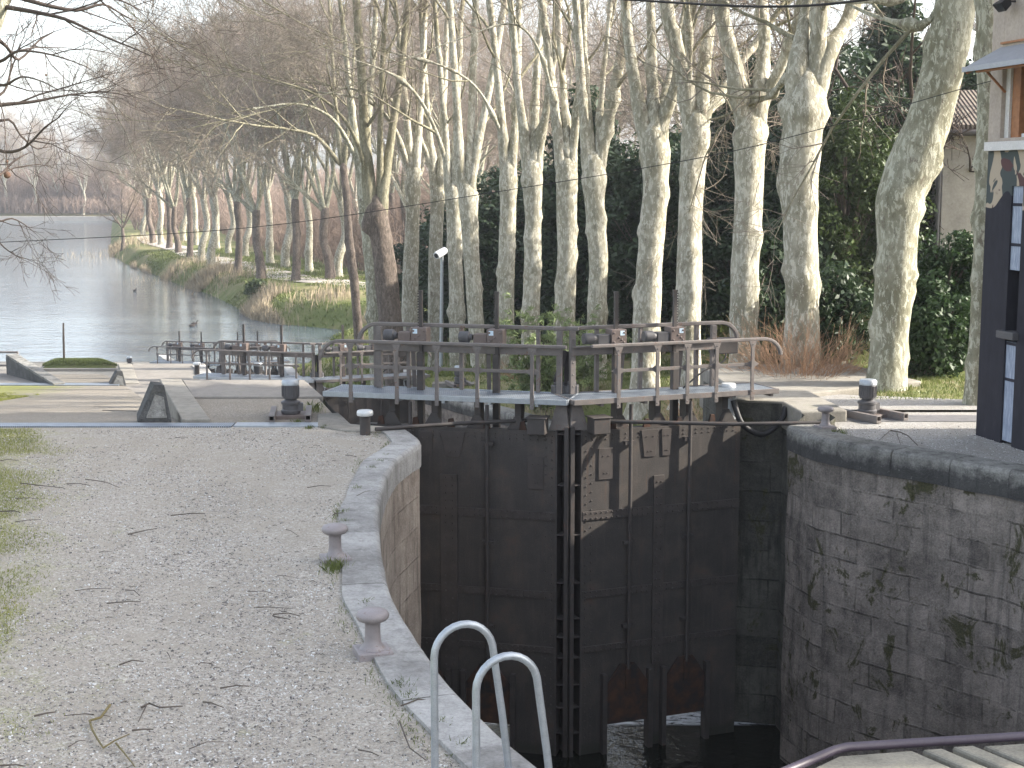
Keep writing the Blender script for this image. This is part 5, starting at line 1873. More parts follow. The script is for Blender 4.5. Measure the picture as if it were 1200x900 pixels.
T.append(dict(seed=11, Y=57, label='plane tree with a heavy burr at its fork behind the left leaf rack',
   trunk=[(560, 420, 18), (556, 350, 18), (551, 280, 18), (547, 225, 20), (545, 212, 24)],
   limbs=[(0, (539, 195, 11), (536, 130, 9), (531, 60, 8), (526, -20, 7)), (1, (550, 190, 9), (553, 120, 8), (556, 30, 7), (560, -40, 6)), (0.6, (555, 195, 10), (566, 140, 9), (580, 70, 8), (592, 0, 7))]))
T.append(dict(seed=12, Y=61, label='grey plane trunk just right of the white camera post',
   trunk=[(536, 400, 18), (534, 320, 17), (532, 250, 17), (530, 215, 20)],
   limbs=[(0, (524, 195, 8), (520, 130, 7), (512, 40, 6)), (1, (533, 195, 8), (536, 110, 7), (540, 20, 6)), (-2, (522, 180, 5), (500, 130, 4), (468, 92, 3), (415, 70, 1.6))]))
T.append(dict(seed=13, Y=65, label='plane trunk directly behind the white camera post',
   trunk=[(510, 400, 17), (510, 320, 16), (512, 250, 15), (513, 215, 17)],
   limbs=[(0, (506, 195, 8), (500, 120, 7), (494, 30, 6)), (1, (516, 195, 8), (520, 120, 7), (524, 20, 6)), (-2, (505, 190, 6), (480, 140, 4), (450, 112, 3), (395, 102, 1.6))]))
T.append(dict(seed=14, Y=64, label='double pale plane trunk left of the camera post behind the left rack',
   trunk=[(480, 405, 20), (481, 330, 18), (483, 270, 16), (484, 220, 16), (486, 195, 18)],
   limbs=[(0, (480, 175, 8), (474, 110, 7), (466, 30, 6)), (1, (489, 175, 8), (494, 110, 7), (498, 20, 6)), (-2, (478, 200, 6), (462, 150, 5), (430, 118, 3.5), (372, 108, 1.8))]))
T.append(dict(seed=15, Y=62, label='thick dark brown plane trunk with forked head behind the left end of the near handrail', bark='bark_brown',
   trunk=[(462, 420, 27), (454, 340, 26), (447, 280, 24), (441, 240, 26), (441, 232, 29)],
   limbs=[(0, (432, 215, 15), (428, 160, 13), (424, 90, 11), (418, 10, 10)), (1, (450, 215, 12), (460, 150, 10), (470, 80, 9), (478, 0, 8)), (-1, (445, 215, 8), (446, 130, 7), (450, 40, 6)), (-3, (430, 200, 5), (410, 150, 4), (372, 112, 3), (315, 92, 1.5))]))
T.append(dict(seed=16, Y=70, label='mottled grey plane trunk close beside the thick dark brown one', bark='bark_mottled',
   trunk=[(440, 385, 17), (436, 320, 16), (430, 260, 15), (426, 210, 15), (424, 190, 17)],
   limbs=[(0, (418, 170, 8), (410, 110, 7), (402, 30, 6)), (1, (428, 170, 8), (434, 110, 7), (440, 20, 6)), (-3, (415, 180, 5), (390, 140, 4), (350, 122, 2.6), (295, 128, 1.4))]))
T.append(dict(seed=17, Y=84, label='thin leaning brown tree at the water end of the grass bank', bark='bark_brown', conf=dict(n=[6, 6, 7]),
   trunk=[(419, 378, 10), (415, 330, 10), (409, 280, 9), (406, 230, 8), (402, 190, 8)],
   limbs=[(0, (398, 170, 6), (392, 110, 5), (388, 40, 4)), (1, (406, 165, 5), (412, 110, 4), (416, 40, 3)), (-3, (395, 190, 5), (370, 160, 4), (330, 150, 3))]))
for c in T:
    near_tree(c)

# ------------------------------------------------------------------ far rows: three grown trees, copied
def far_proto(seed, bark, lean=0.0):
    rng = random.Random(seed)
    root = empty('plane_tree', (0, 0, 0), '', 'tree', 'plane trees along the towpath')
    allV, allF = [], []
    def addm(V, Fq):
        o = len(allV)
        allV.extend(tuple(v) for v in V)
        allF.extend(tuple(i + o for i in f) for f in Fq)
    hh = rng.uniform(5.2, 6.8)
    tp = [Vector((0, 0, -0.5)), Vector((lean * 0.3 + rng.uniform(-.15, .15), 0, 1.5)), Vector((lean * 0.7 + rng.uniform(-.4, .4), rng.uniform(-.3, .3), hh * 0.6)), Vector((lean, 0, hh)), Vector((lean, 0, hh + 0.5))]
    V, Fq, _, _ = trunk_mesh(tp, [0.44, 0.36, 0.31, 0.33, 0.12], rng, 12, 0.3, 8)
    addm(V, Fq)
    cr = Crown(rng)
    nl = 5
    for i in range(nl):
        a = 2 * math.pi * i / nl + rng.uniform(-0.4, 0.4)
        d = Vector((math.cos(a) * 0.30, math.sin(a) * 0.30, 1)).normalized()
        if i == nl - 1 and seed == 102:
            d = Vector((-0.8, -0.25, 0.55)).normalized()     # one limb reaching over the water
        L = rng.uniform(13, 16.5) if not (i == nl - 1 and seed == 102) else 9
        ln = grow_line(Vector((lean, 0, hh - 0.1)), d, L, 12, rng, 0.07, 0.05)
        rr = [0.19 * (1 - 0.9 * j / 11) for j in range(12)]
        cr.br.append(([tuple(x) for x in ln], rr))
        cr.sub(ln[2:], rr[2:], 0, CFG_FAR)
    # low side branches
    np_mesh('trunk', np.array(allV), np.array(allF), bark, root, smooth=True)
    cr.build(root, 'bark_pale' if bark == 'bark_pale' else 'bark_mottled', 'twig_far', (0, 0, 0))
    return root
protos = [far_proto(101, 'bark_pale', 0.3), far_proto(102, 'bark_brown', -0.3), far_proto(103, 'bark_pale', -0.2), far_proto(104, 'bark_brown', 0.15)]
used = set()
def put_far(px, py, zz, which, label, s=1.0, group='plane trees along the towpath', rz=None, loc=None):
    p = loc if loc is not None else at(px, py, zz)
    pr = protos[which]
    if which not in used:
        used.add(which)
        o = pr
    else:
        o = copy_tree(pr)
    o.location = (p.x, p.y, (zR(p.x, p.y) if loc is None else p.z) - 0.05)
    o.rotation_euler = (0, 0, rnd.uniform(-0.5, 0.5) if rz is None else rz)
    s *= rnd.uniform(1.0, 1.16)
    o.scale = (s, s, s)
    o['label'] = label
    o['group'] = group
    return o
FZ = -5.15
front = [(387, 331), (346, 331), (306, 328), (278, 320), (248, 311), (237, 307), (222, 302), (209, 297), (198, 292), (189, 288), (179, 286), (168, 276)]
lab_f = 'bare plane tree in the far row between the towpath and the canal bank'
for i, (x, y) in enumerate(front):
    put_far(x, y, FZ, (1, 3, 1, 3, 0, 0, 3, 1, 3, 2, 1, 0)[i], lab_f)
back = [(397, 328), (363, 321), (335, 316), (317, 311), (268, 299), (255, 294), (288, 303), (230, 289), (215, 284), (199, 280), (187, 276), (176, 271), (166, 269)]
lab_b = 'sunlit pale plane tree in the far row behind the towpath'
for i, (x, y) in enumerate(back):
    put_far(x, y, FZ, (0, 2)[i % 2], lab_b, group='plane trees behind the towpath')
# bare trees behind the evergreens on the right
for i, (x, Y) in enumerate([(9, 82), (17, 76), (26, 72), (33, 90), (23, 98), (4, 96), (38, 66), (14, 110)]):
    p = Vector((x, Y, -3.5))
    put_far(0, 0, 0, i % 4, 'bare tree showing its twigs above the dark evergreens', 0.82, 'bare trees behind the evergreens', loc=p)
# plane trees of the second row, right of the lock house garden, outside the picture
for i, (x, Y) in enumerate([]):
    put_far(0, 0, 0, (0, 2, 0, 2)[i % 4], 'bare plane tree in the garden right of the lock house', 0.8, 'bare plane trees in the garden', loc=Vector((x, Y, 0)))
for i, (x, Y) in enumerate([(-9, 126), (-3, 120), (2, 131), (-11, 148), (-4, 154), (4, 150), (9, 140), (-14, 170), (-2, 176), (8, 170), (-20, 190), (14, 158), (-6, 138)]):
    put_far(0, 0, 0, i % 4, 'bare tree of the wood behind the towpath', 0.95, 'bare trees of the wood behind the towpath', loc=Vector((x, Y, -5.2)))
# far shore trees
for i, (px, Y) in enumerate([(-30, 396), (8, 402), (40, 398), (70, 404), (98, 396), (125, 405), (150, 400), (-80, 404), (20, 430), (60, 440), (110, 436), (140, 445), (-50, 440)]):
    p = atY(px, 250, Y)
    p.z = -5.0
    put_far(0, 0, 0, (0, 2, 0, 1)[i % 4], 'hazy bare tree on the far shore beyond the water', (0.95, 0.8, 0.7)[i % 3] * (1.35 if px < 55 else 1.0), 'bare trees on the far shore', loc=p)
# trees along the left bank, mostly outside the picture
for i, (x, Y, s) in enumerate([(-62, 165, 0.85), (-75, 200, 0.9), (-88, 240, 0.9), (-102, 285, 0.9), (-118, 330, 0.9)]):
    put_far(0, 0, 0, (0, 1, 2, 3, 0)[i], 'bare bank tree at the left edge of the water', s, 'bare trees at the left edge of the water', loc=Vector((interp(LSH, Y) - 6, Y, -5.5)))

# small riverside tree at the bend
def small_tree(loc, seed, label, h=9, twig='twig_far', bark='bark_brown', spread=1.0, name='riverside_tree', group=None):
    rng = random.Random(seed)
    root = empty(name, loc, label, 'tree', group)
    tp = [Vector((0, 0, -0.3)), Vector((0.1, 0, h * 0.12)), Vector((0.0, 0.1, h * 0.25))]
    V, Fq, Q, q = trunk_mesh(tp, [0.3, 0.25, 0.2], rng, 10, 0.3, 3)
    aV, aF = [tuple(v) for v in V], [tuple(f) for f in Fq]
    cr = Crown(rng)
    for i in range(6):
        a = i * 1.05 + rng.uniform(-.3, .3)
        d = Vector((math.cos(a) * 0.7 * spread, math.sin(a) * 0.7 * spread, 1)).normalized()
        ln = grow_line(Q[-1] - Vector((0, 0, 0.1)), d, h * 0.7, 9, rng, 0.1, 0.04)
        rr = [0.11 * (1 - 0.88 * j / 8) for j in range(9)]
        V, Fi = tubes_np([([tuple(x) for x in ln], rr)], 7)
        o = len(aV)
        aV += [tuple(v) for v in V]
        aF += [tuple(int(k) + o for k in f) for f in Fi]
        cr.sub(ln, rr, 0, dict(CFG_FAR, n=[7, 6, 7], len=[2.4, 1.3, 0.7]))
    np_mesh('trunk', np.array(aV), np.array(aF), bark, root, smooth=True)
    cr.build(root, bark, twig, (0, 0, 0))
    return root
p = at(144, 290, -5.6); small_tree((p.x, p.y, zR(p.x, p.y)), 31, 'small spreading bare tree at the bend of the canal bank', 12)
# dark gnarled bare tree right of the forked plane, among the evergreens
small_tree((12.6, 44, -1.2), 33, 'dark gnarled bare tree leaning among the evergreens at upper right', 14, 'twig_dark', 'twig_dark', 1.2, 'bare_tree')

# overhanging tree at the upper left: trunk just outside the picture
rng = random.Random(77)
Yo = 21.0
tb = atY(-52, 470, Yo)
root = empty('plane_tree', (tb.x, Yo, 0), 'plane tree whose dark drooping twigs hang into the top left corner over the canal', 'tree')
ol = root.location.copy()
tpx = [(-62, 540, 42), (-56, 380, 36), (-46, 200, 32), (-30, 90, 28), (-8, 20, 24), (4, -30, 22)]
pts = [atY(x, y, Yo) for x, y, w in tpx]
pts[0].z = -0.4
V, Fq, Q, q = trunk_mesh(pts, [w * Yo / F / 2 for _, _, w in tpx], rng, 18, 0.2, 8)
np_mesh('trunk', np.array([tuple(v - ol) for v in V]), np.array(Fq), 'bark_mottled', root, smooth=True)
cr = Crown(rng)
confo = dict(CFG_NEAR, n=[5, 4, 3], t0=[0.15, 0.2, 0.2], ang=[(15, 50), (20, 55), (20, 60)], len=[1.3, 0.75, 0.35], rad=[0.012, 0.0065, 0.0035], droop=[0.1, 0.06, 0.03], up=[-0.02, 0.0, 0.0], rmin=0.0026, barklvl=-1, pts=[6, 5, 3])
limbs = [
    [(5, 8, 6), (40, 14, 5), (75, 22, 4), (105, 35, 3), (130, 46, 2.4), (160, 58, 1.6), (178, 66, 1)],
    [(0, -10, 6), (50, 5, 5), (90, 12, 4), (120, 5, 3), (140, 15, 2), (158, 25, 1)],
    [(-10, 40, 6), (8, 55, 4), (22, 70, 3), (45, 48, 2.4), (62, 38, 1.4)],
    [(-15, 60, 6), (0, 72, 4), (20, 60, 3), (50, 62, 2.2), (80, 70, 1.5), (100, 78, 1)],
    [(-20, 125, 6), (10, 122, 4.4), (40, 119, 3.6), (65, 114, 2.6), (90, 110, 1.8), (120, 108, 1)],
    [(-25, 165, 6), (5, 178, 4), (30, 172, 3), (52, 150, 2.2), (70, 137, 1.3)],
    [(-20, 150, 5), (10, 140, 3), (25, 160, 2), (45, 175, 1.4), (58, 165, 1)],
    [(-30, 230, 4), (-5, 258, 2.6), (14, 256, 1.8), (30, 264, 1.2), (42, 274, 0.7)],
    [(-30, 260, 4), (-10, 274, 2.4), (5, 290, 1.6), (20, 300, 1.1), (34, 304, 0.7)],
    [(-20, 210, 5), (0, 205, 3.4), (15, 190, 2.2), (32, 180, 1.2)],
    [(-16, 95, 5), (5, 100, 3.4), (25, 90, 2.2), (48, 95, 1.6), (66, 104, 1)],
    [(15, -30, 7), (60, -22, 5), (110, -5, 3), (140, 0, 2), (165, 12, 1)],
    [(-18, 120, 5), (4, 108, 3), (12, 85, 2.2), (14, 60, 1.5), (22, 30, 1)],
]
for i, lm in enumerate(limbs):
    dY = (-1.5, 0.8, 1.5, -0.6, 0.4, -1.0, 1.0, 0.6, -0.5, 1.4, -1.2, 0.3, 0.9)[i]
    lp = smooth_poly([atY(x, y, Yo + dY * k / (len(lm) - 1)) for k, (x, y, w) in enumerate(lm)], 3)
    ws = [w for _, _, w in lm]
    lr = [max(0.004, interp([(k * 3, w) for k, w in enumerate(ws)], j) * Yo / F / 2) for j in range(len(lp))]
    cr.br.append(([tuple(x) for x in lp], lr))
    cr.sub(lp, lr, 0, confo if i not in (7, 8) else dict(confo, len=[0.7, 0.4, 0.2], rad=[0.007, 0.005, 0.003], up=[0.03, 0.01, 0.0], droop=[0.02, 0.02, 0.01]))
cr.build(root, 'twig_dark', 'twig_dark', ol, 7, 4)
for (x, y, rr) in ((8.5, 205, 0.05), (8, 189, 0.02), (54, 88, 0.016)):
    c = atY(x, y, Yo - 0.3) - ol
    mb = MB()
    prof = [(rr * math.sin(a), -rr * math.cos(a)) for a in np.linspace(0.15, math.pi - 0.15, 9)]
    mb.lathe(prof, tuple(c), 14)
    mb.tube([c + Vector((0, 0, rr * 0.9)), c + Vector((0.01, 0, 0.18)), c + Vector((-0.02, 0, 0.36))], 0.0035, 5)
    mb.build('seed_ball', 'seed', root, smooth=True)

# ------------------------------------------------------------------ evergreens, bushes
def leaf_cloud(clumps, per, size, rng, flat=0.35, droop=0.0, asp=0.45):
    """clumps (k,4): centre, radius -> quads"""
    C = np.repeat(clumps[:, :3], per, axis=0)
    Rr = np.repeat(clumps[:, 3], per)
    n = len(C)
    d = rng.normal(size=(n, 3))
    d /= np.linalg.norm(d, axis=1, keepdims=True)
    rad = Rr * rng.uniform(0.35, 1.05, n) ** 0.6
    c = C + d * rad[:, None] * np.array([1, 1, 0.8])
    nrm = d * 0.7 + rng.normal(size=(n, 3)) * 0.7 + np.array([0, 0, 0.35])
    nrm /= np.linalg.norm(nrm, axis=1, keepdims=True)
    ax = rng.normal(size=(n, 3)) + d * 0.6 + np.array([0, 0, -droop])
    ax -= nrm * np.sum(ax * nrm, axis=1, keepdims=True)
    ax /= np.linalg.norm(ax, axis=1, keepdims=True)
    bx = np.cross(nrm, ax)
    s = size * rng.uniform(0.6, 1.3, n)[:, None]
    a, b = ax * s, bx * s * asp
    fold = nrm * s * 0.12
    V = np.stack([c - a, c + b - fold * 0 + fold, c + a, c - b + fold], axis=1).reshape(-1, 3)
    Fi = np.arange(n * 4).reshape(n, 4)
    return V, Fi

def clumps_ellipsoid(rng, n, rx, ry, h, zlow, rmin, rmax, shape='round'):
    out = []
    while len(out) < n:
        u = rng.uniform(-1, 1, 3)
        rr = np.linalg.norm(u)
        if rr > 1 or rr < 0.35:
            continue
        z = (u[2] + 1) / 2
        k = 1.0
        if shape == 'cone':
            k = 1.15 - 0.85 * z
        out.append((u[0] * rx * k * rng.uniform(0.85, 1.15), u[1] * ry * k, zlow + z * (h - zlow), rng.uniform(rmin, rmax)))
    return np.array(out)

def evergreen(loc, seed, label, mat, rx, ry, h, zlow, ncl, per, size, cl=(0.35, 0.8), shape='round', name='evergreen_tree', cat='tree', group=None, asp=0.45, stems=1):
    rg = np.random.default_rng(seed)
    rng = random.Random(seed)
    root = empty(name, loc, label, cat, group)
    cls = clumps_ellipsoid(rg, ncl, rx, ry, h, zlow, cl[0], cl[1], shape)
    V, Fi = leaf_cloud(cls, per, size, rg, asp=asp)
    np_mesh('crown', V, Fi, mat, root)
    lines = []
    for k in range(stems):
        o = Vector((rng.uniform(-.25, .25) * (stems > 1), rng.uniform(-.25, .25) * (stems > 1), -0.3))
        ln = grow_line(o, Vector((rng.uniform(-.15, .15), 0, 1)).normalized(), h * 0.85, 8, rng, 0.05, 0.05)
        lines.append(([tuple(x) for x in ln], [max(0.02, 0.03 * h / math.sqrt(stems) * (1 - 0.85 * j / 7)) for j in range(8)]))
    for c in cls[:: max(1, len(cls) // 45)]:
        t = max(0.1, c[2] / h * 0.6)
        base = lines[0][0][min(7, int(t * 8))]
        mid = [(base[i] + c[i]) / 2 + (0.1 if i == 2 else 0) for i in range(3)]
        lines.append(([base, tuple(mid), tuple(c[:3])], [0.05, 0.03, 0.012]))
    V, Fi = tubes_np(lines, 6)
    np_mesh('trunk', V, Fi, 'bark_brown', root, smooth=True)
    return root

ev_lab = 'tall dark evergreen standing behind the row of pale trunks'
evp = []
ev_specs = [(3.4, 3.0, 10.5, 'round'), (3.0, 2.8, 12.0, 'cone'), (3.8, 3.2, 9.5, 'round')]
for i, (rx, ry, h, sh) in enumerate(ev_specs):
    evp.append(evergreen((0, 0, 0), 200 + i, ev_lab, 'leaf_dark', rx, ry, h, 0.2, 260, 75, 0.17, (0.45, 0.95), sh, group='dark evergreens behind the plane trees'))
ev_pos = [(-0.9, 70, 1.0), (3.2, 64, 1.05), (1.2, 75, 1.1), (6.2, 61, 0.95), (9.2, 58, 1.0), (5.4, 70, 1.1), (11.6, 52, 0.95), (14.2, 56, 1.05), (8.5, 66, 1.05), (16.5, 48, 1.0), (12.6, 64, 1.0), (18.5, 56, 1.1), (-3.6, 78, 0.85)]
for i, (x, y, s) in enumerate(ev_pos):
    o = evp[i] if i < 3 else copy_tree(evp[i % 3])
    o.location = (x, y, zR(x, y) - 0.2)
    o.rotation_euler = (0, 0, i * 1.3)
    o.scale = (s, s, s * (0.92 if i not in (0, 12) else 0.78))
evergreen((9.4, 41, zR(9.4, 41)), 301, 'large light green bush between the forked plane tree and the leaning one', 'leaf_bush', 1.7, 1.6, 7.3, 0.1, 210, 110, 0.085, (0.3, 0.6), name='evergreen_bush', cat='bush')
evergreen((12.2, 44, zR(12.2, 44)), 302, 'olive green bush in the gap right of the leaning plane trunk', 'leaf_bush', 1.8, 1.6, 5.6, 0.1, 170, 100, 0.085, (0.3, 0.6), name='evergreen_bush', cat='bush')
evergreen((7.4, 40, zR(7.4, 40)), 303, 'dark low bush right behind the forked plane trunk', 'leaf_dark', 1.5, 1.2, 4.4, 0.0, 130, 70, 0.13, (0.3, 0.6), name='evergreen_bush', cat='bush')
evergreen((8.5, 30.2, zR(8.5, 30.2)), 304, 'glossy green laurel bush between the leaning plane trunk and the slim one', 'leaf_laurel', 0.95, 0.9, 2.0, 0.0, 130, 110, 0.072, (0.2, 0.42), name='laurel_bush', cat='bush', stems=3)
evergreen((9.35, 31.0, zR(9.3, 31)), 305, 'dark green laurel bush beneath the outbuilding wall', 'leaf_laurel', 0.8, 0.9, 2.9, 0.0, 130, 110, 0.072, (0.2, 0.42), name='laurel_bush', cat='bush', stems=3)
evergreen((7.3, 33.5, zR(7.3, 33.5)), 306, 'dark evergreen bush half hidden behind the base of the leaning trunk', 'leaf_dark', 0.9, 0.8, 2.3, 0.0, 80, 70, 0.09, (0.2, 0.4), name='laurel_bush', cat='bush', stems=2)
evergreen((5.7, 34.4, zR(5.7, 34.4) + 0.9), 307, 'small leafy sprig against the plane trunk above the right railing end', 'leaf_laurel', 0.35, 0.3, 1.6, 0.6, 16, 22, 0.06, (0.12, 0.25), name='leafy_sapling', cat='sapling')

evergreen((17, 26.1, 0), 310, 'unseen umbrella shaped evergreen added right of the lock house to shade the left quay', 'leaf_dark', 3.6, 2.6, 15.0, 10.9, 200, 70, 0.18, (0.5, 1.0), name='shadow_caster_pine')  # added out of view; its high crown keeps sun off the left quay block
# oleander with upright narrow leaves
def wand_bush(loc, seed, label, name, cat, n, h, spread, mat_stem, mat_leaf=None, leaf=0.10, per=40, rad=0.006, asp=0.16, group=None, side=2):
    rng = random.Random(seed)
    root = empty(name, loc, label, cat, group)
    lines, tips = [], []
    for k in range(n):
        a = rng.uniform(0, 6.283)
        r = rng.uniform(0, 0.25) * spread
        o = Vector((math.cos(a) * r, math.sin(a) * r, -0.1))
        d = Vector((math.cos(a) * rng.uniform(0, 0.75) * spread / h * 1.5, math.sin(a) * rng.uniform(0, 0.75) * spread / h * 1.5, 1)).normalized()
        L = h * rng.uniform(0.55, 1.05)
        ln = grow_line(o, d, L, 6, rng, 0.08, 0.02)
        lines.append(([tuple(x) for x in ln], [max(0.003, rad * (1 - 0.75 * j / 5)) for j in range(6)]))
        tips.append(ln)
        for s_ in range(side):
            i = rng.randint(1, 4)
            dd = ((ln[i + 1] - ln[i]).normalized() + rperp(d, rng) * 0.6).normalized()
            sl = grow_line(ln[i], dd, L * rng.uniform(0.25, 0.5), 4, rng, 0.14, 0.02)
            lines.append(([tuple(x) for x in sl], [max(0.0025, rad * 0.6 * (1 - 0.7 * j / 3)) for j in range(4)]))
            tips.append(sl)
    V, Fi = tubes_np(lines, 4)
    np_mesh('stems', V, Fi, mat_stem, root)
    if mat_leaf:
        cs = []
        for ln in tips:
            for q in ln[len(ln) // 3:]:
                cs.append((q.x, q.y, q.z, leaf * 0.9))
        rg = np.random.default_rng(seed)
        V, Fi = leaf_cloud(np.array(cs), per, leaf, rg, asp=asp)
        np_mesh('leaves', V, Fi, mat_leaf, root)
    return root
p = atY(642, 445, 40)
wand_bush((p.x, 40, zR(p.x, 40)), 401, 'yellow green oleander bush beyond the meeting point of the near gates', 'oleander_bush', 'bush', 46, 2.95, 1.5, 'twig_grey', 'leaf_oleander', 0.11, 16)
p = atY(685, 445, 41)
wand_bush((p.x, 41, zR(p.x, 41)), 402, 'small oleander bush right of the large one behind the gate latch', 'oleander_bush', 'bush', 18, 2.2, 0.9, 'twig_grey', 'leaf_oleander', 0.10, 12)
rust = 'rust brown leafless shrub behind the concrete slab beside the forked plane tree'
p = at(945, 448, 0.0)
wand_bush((p.x, p.y + 0.9, zR(p.x, p.y)), 403, rust, 'dry_shrub', 'shrub', 240, 1.75, 2.6, 'twig_rust', None, rad=0.006, side=5)
wand_bush((4.4, 31.6, zR(4.4, 31.6)), 404, 'lower leafless brown shrub behind the right end of the near railing', 'dry_shrub', 'shrub', 160, 1.4, 2.2, 'twig_rust', None, rad=0.006, side=4)
wand_bush((2.9, 33.5, zR(2.9, 33.5)), 405, 'thin pinkish leafless shrub at the foot of the thick plane tree', 'dry_shrub', 'shrub', 60, 1.0, 1.3, 'twig_rust', None, rad=0.005, side=3)
wand_bush((0.4, 46, zR(0.4, 46)), 406, 'low leafless brown shrub behind the left leaf of the near gates', 'dry_shrub', 'shrub', 80, 1.0, 2.0, 'twig_rust', None, rad=0.006, side=3)

# scattered thicket of brown undergrowth behind the towpath
lines = []
rng = random.Random(55)
for k in range(15000):
    Y = rng.uniform(128, 270)
    u = rng.random()
    lo = XRt(Y) + 12 + (Y - 128) * 0.03
    x = lo + 4 + u * 60
    if Y < 140 and x < -6:
        continue
    zb = zR(x, Y)
    h = rng.uniform(1.2, 4.2) * (0.6 + 2.6 * min(1, (x - lo) / 28))
    ln = grow_line(Vector((x, Y, zb)), Vector((rng.uniform(-.25, .25), rng.uniform(-.25, .25), 1)).normalized(), h, 4, rng, 0.12, 0.0)
    lines.append(([tuple(q) for q in ln], [0.05, 0.04, 0.03, 0.015]))
    for s_ in range(3):
        sl = grow_line(ln[rng.randint(1, 2)], Vector((rng.gauss(0, 1), rng.gauss(0, 1), 0.7)).normalized(), h * 0.45, 3, rng, 0.1, 0.05)
        lines.append(([tuple(q) for q in sl], [0.03, 0.02, 0.012]))
V, Fi = tubes_np(lines, 3)
np_mesh('undergrowth', V, Fi, 'thicket_brown', kind='stuff')
lines = []
for k in range(5000):
    Y = rng.uniform(255, 400)
    x = XRt(Y) + 5 + 60 * rng.random()
    zb = zR(x, Y)
    h = rng.uniform(2, 9)
    ln = grow_line(Vector((x, Y, zb)), Vector((rng.uniform(-.25, .25), rng.uniform(-.25, .25), 1)).normalized(), h, 4, rng, 0.12, 0.0)
    lines.append(([tuple(q) for q in ln], [0.08, 0.06, 0.05, 0.02]))
    for s_ in range(4):
        sl = grow_line(ln[rng.randint(1, 2)], Vector((rng.gauss(0, 1), rng.gauss(0, 1), 0.7)).normalized(), h * 0.45, 3, rng, 0.1, 0.05)
        lines.append(([tuple(q) for q in sl], [0.05, 0.035, 0.02]))
V, Fi = tubes_np(lines, 3)
np_mesh('undergrowth', V, Fi, 'thicket_brown', kind='stuff')
lines = []
for k in range(2600):
    Y = rng.uniform(78, 128)
    x = rng.uniform(-4, 40) if Y > 92 else rng.uniform(0, 34)
    if x < XRt(Y) + 24:
        continue
    zb = zR(x, Y)
    h = rng.uniform(1.5, 5)
    ln = grow_line(Vector((x, Y, zb)), Vector((rng.uniform(-.25, .25), rng.uniform(-.25, .25), 1)).normalized(), h, 4, rng, 0.12, 0.0)
    lines.append(([tuple(q) for q in ln], [0.035, 0.03, 0.02, 0.01]))
    for s_ in range(4):
        sl = grow_line(ln[rng.randint(1, 2)], Vector((rng.gauss(0, 1), rng.gauss(0, 1), 0.7)).normalized(), h * 0.45, 3, rng, 0.1, 0.05)
        lines.append(([tuple(q) for q in sl], [0.02, 0.014, 0.008]))
V, Fi = tubes_np(lines, 3)
np_mesh('undergrowth', V, Fi, 'thicket_brown', kind='stuff')
# far wood on the other shore and beyond the bend
lines = []
for k in range(14000):
    x = rng.uniform(-200, -40)
    Y = rng.uniform(394, 450)
    h = rng.uniform(2, 5) if Y < 402 else rng.uniform(3, 13)
    ln = grow_line(Vector((x, Y, -5)), Vector((rng.uniform(-.2, .2), rng.uniform(-.2, .2), 1)).normalized(), h, 4, rng, 0.1, 0.0)
    lines.append(([tuple(q) for q in ln], [0.12, 0.09, 0.06, 0.03]))
    for s_ in range(4):
        sl = grow_line(ln[rng.randint(1, 2)], Vector((rng.gauss(0, 1), rng.gauss(0, 1), 0.9)).normalized(), h * 0.4, 3, rng, 0.1, 0.05)
        lines.append(([tuple(q) for q in sl], [0.06, 0.05, 0.03]))
V, Fi = tubes_np(lines, 3)
np_mesh('far_wood', V, Fi, 'thicket_brown', kind='stuff')

# ------------------------------------------------------------------ grass, reeds, moss
def blades(points, h, w, rg, lean=0.35):
    """points (n,3) -> triangles"""
    n = len(points)
    a = rg.uniform(0, 6.283, n)
    hh = h * rg.uniform(0.5, 1.3, n)
    dx = np.stack([np.cos(a), np.sin(a), np.zeros(n)], 1)
    b = rg.uniform(0, 6.283, n)
    ld = np.stack([np.cos(b), np.sin(b), np.zeros(n)], 1) * (hh * rg.uniform(0, lean, n) * 2)[:, None]
    ww = (w * rg.uniform(0.7, 1.3, n))[:, None]
    mid = points + ld * 0.3 + np.array([0, 0, 1]) * (hh * 0.55)[:, None]
    V = np.stack([points - dx * ww, points + dx * ww, mid + dx * ww * 0.7, points + ld + np.array([0, 0, 1]) * hh[:, None], mid - dx * ww * 0.7], 1).reshape(-1, 3)
    Fi = np.arange(n * 5).reshape(n, 5)
    return V, Fi
rg = np.random.default_rng(3)
def grass_obj(name, pts, h, w, mat, lean=0.35):
    V, Fi = blades(np.array(pts), h, w, rg, lean)
    return np_mesh(name, V, Fi, mat, kind='stuff')
# verge at the left edge of the quay
pts = []
while len(pts) < 40000:
    y = rg.uniform(9.5, 23.6)
    e = -0.70 - 0.29 * y
    x = e - abs(rg.normal(0, 0.8)) + rg.normal(0, 0.3) - 0.15
    if mnoise.noise(Vector((x * 0.9, y * 0.9, 4))) + (e - x) * 0.7 + rg.normal(0, 0.12) < 0.12:
        continue
    pts.append((x, y, -0.03))
grass_obj('grass', pts, 0.024, 0.0035, 'moss_blade', 0.7)
# beyond the strip at left
pts = []
while len(pts) < 9000:
    y = rg.uniform(24.4, 40)
    x = -7.8 - 0.13 * y - abs(rg.normal(0, 0.9)) + 0.2
    if mnoise.noise(Vector((x * 0.8, y * 0.8, 4))) < -0.1:
        continue
    pts.append((x, y, Z2 * (y - 24.15) / 24.45 - 0.03))
grass_obj('grass', pts, 0.045, 0.006, 'moss_blade', 0.6)
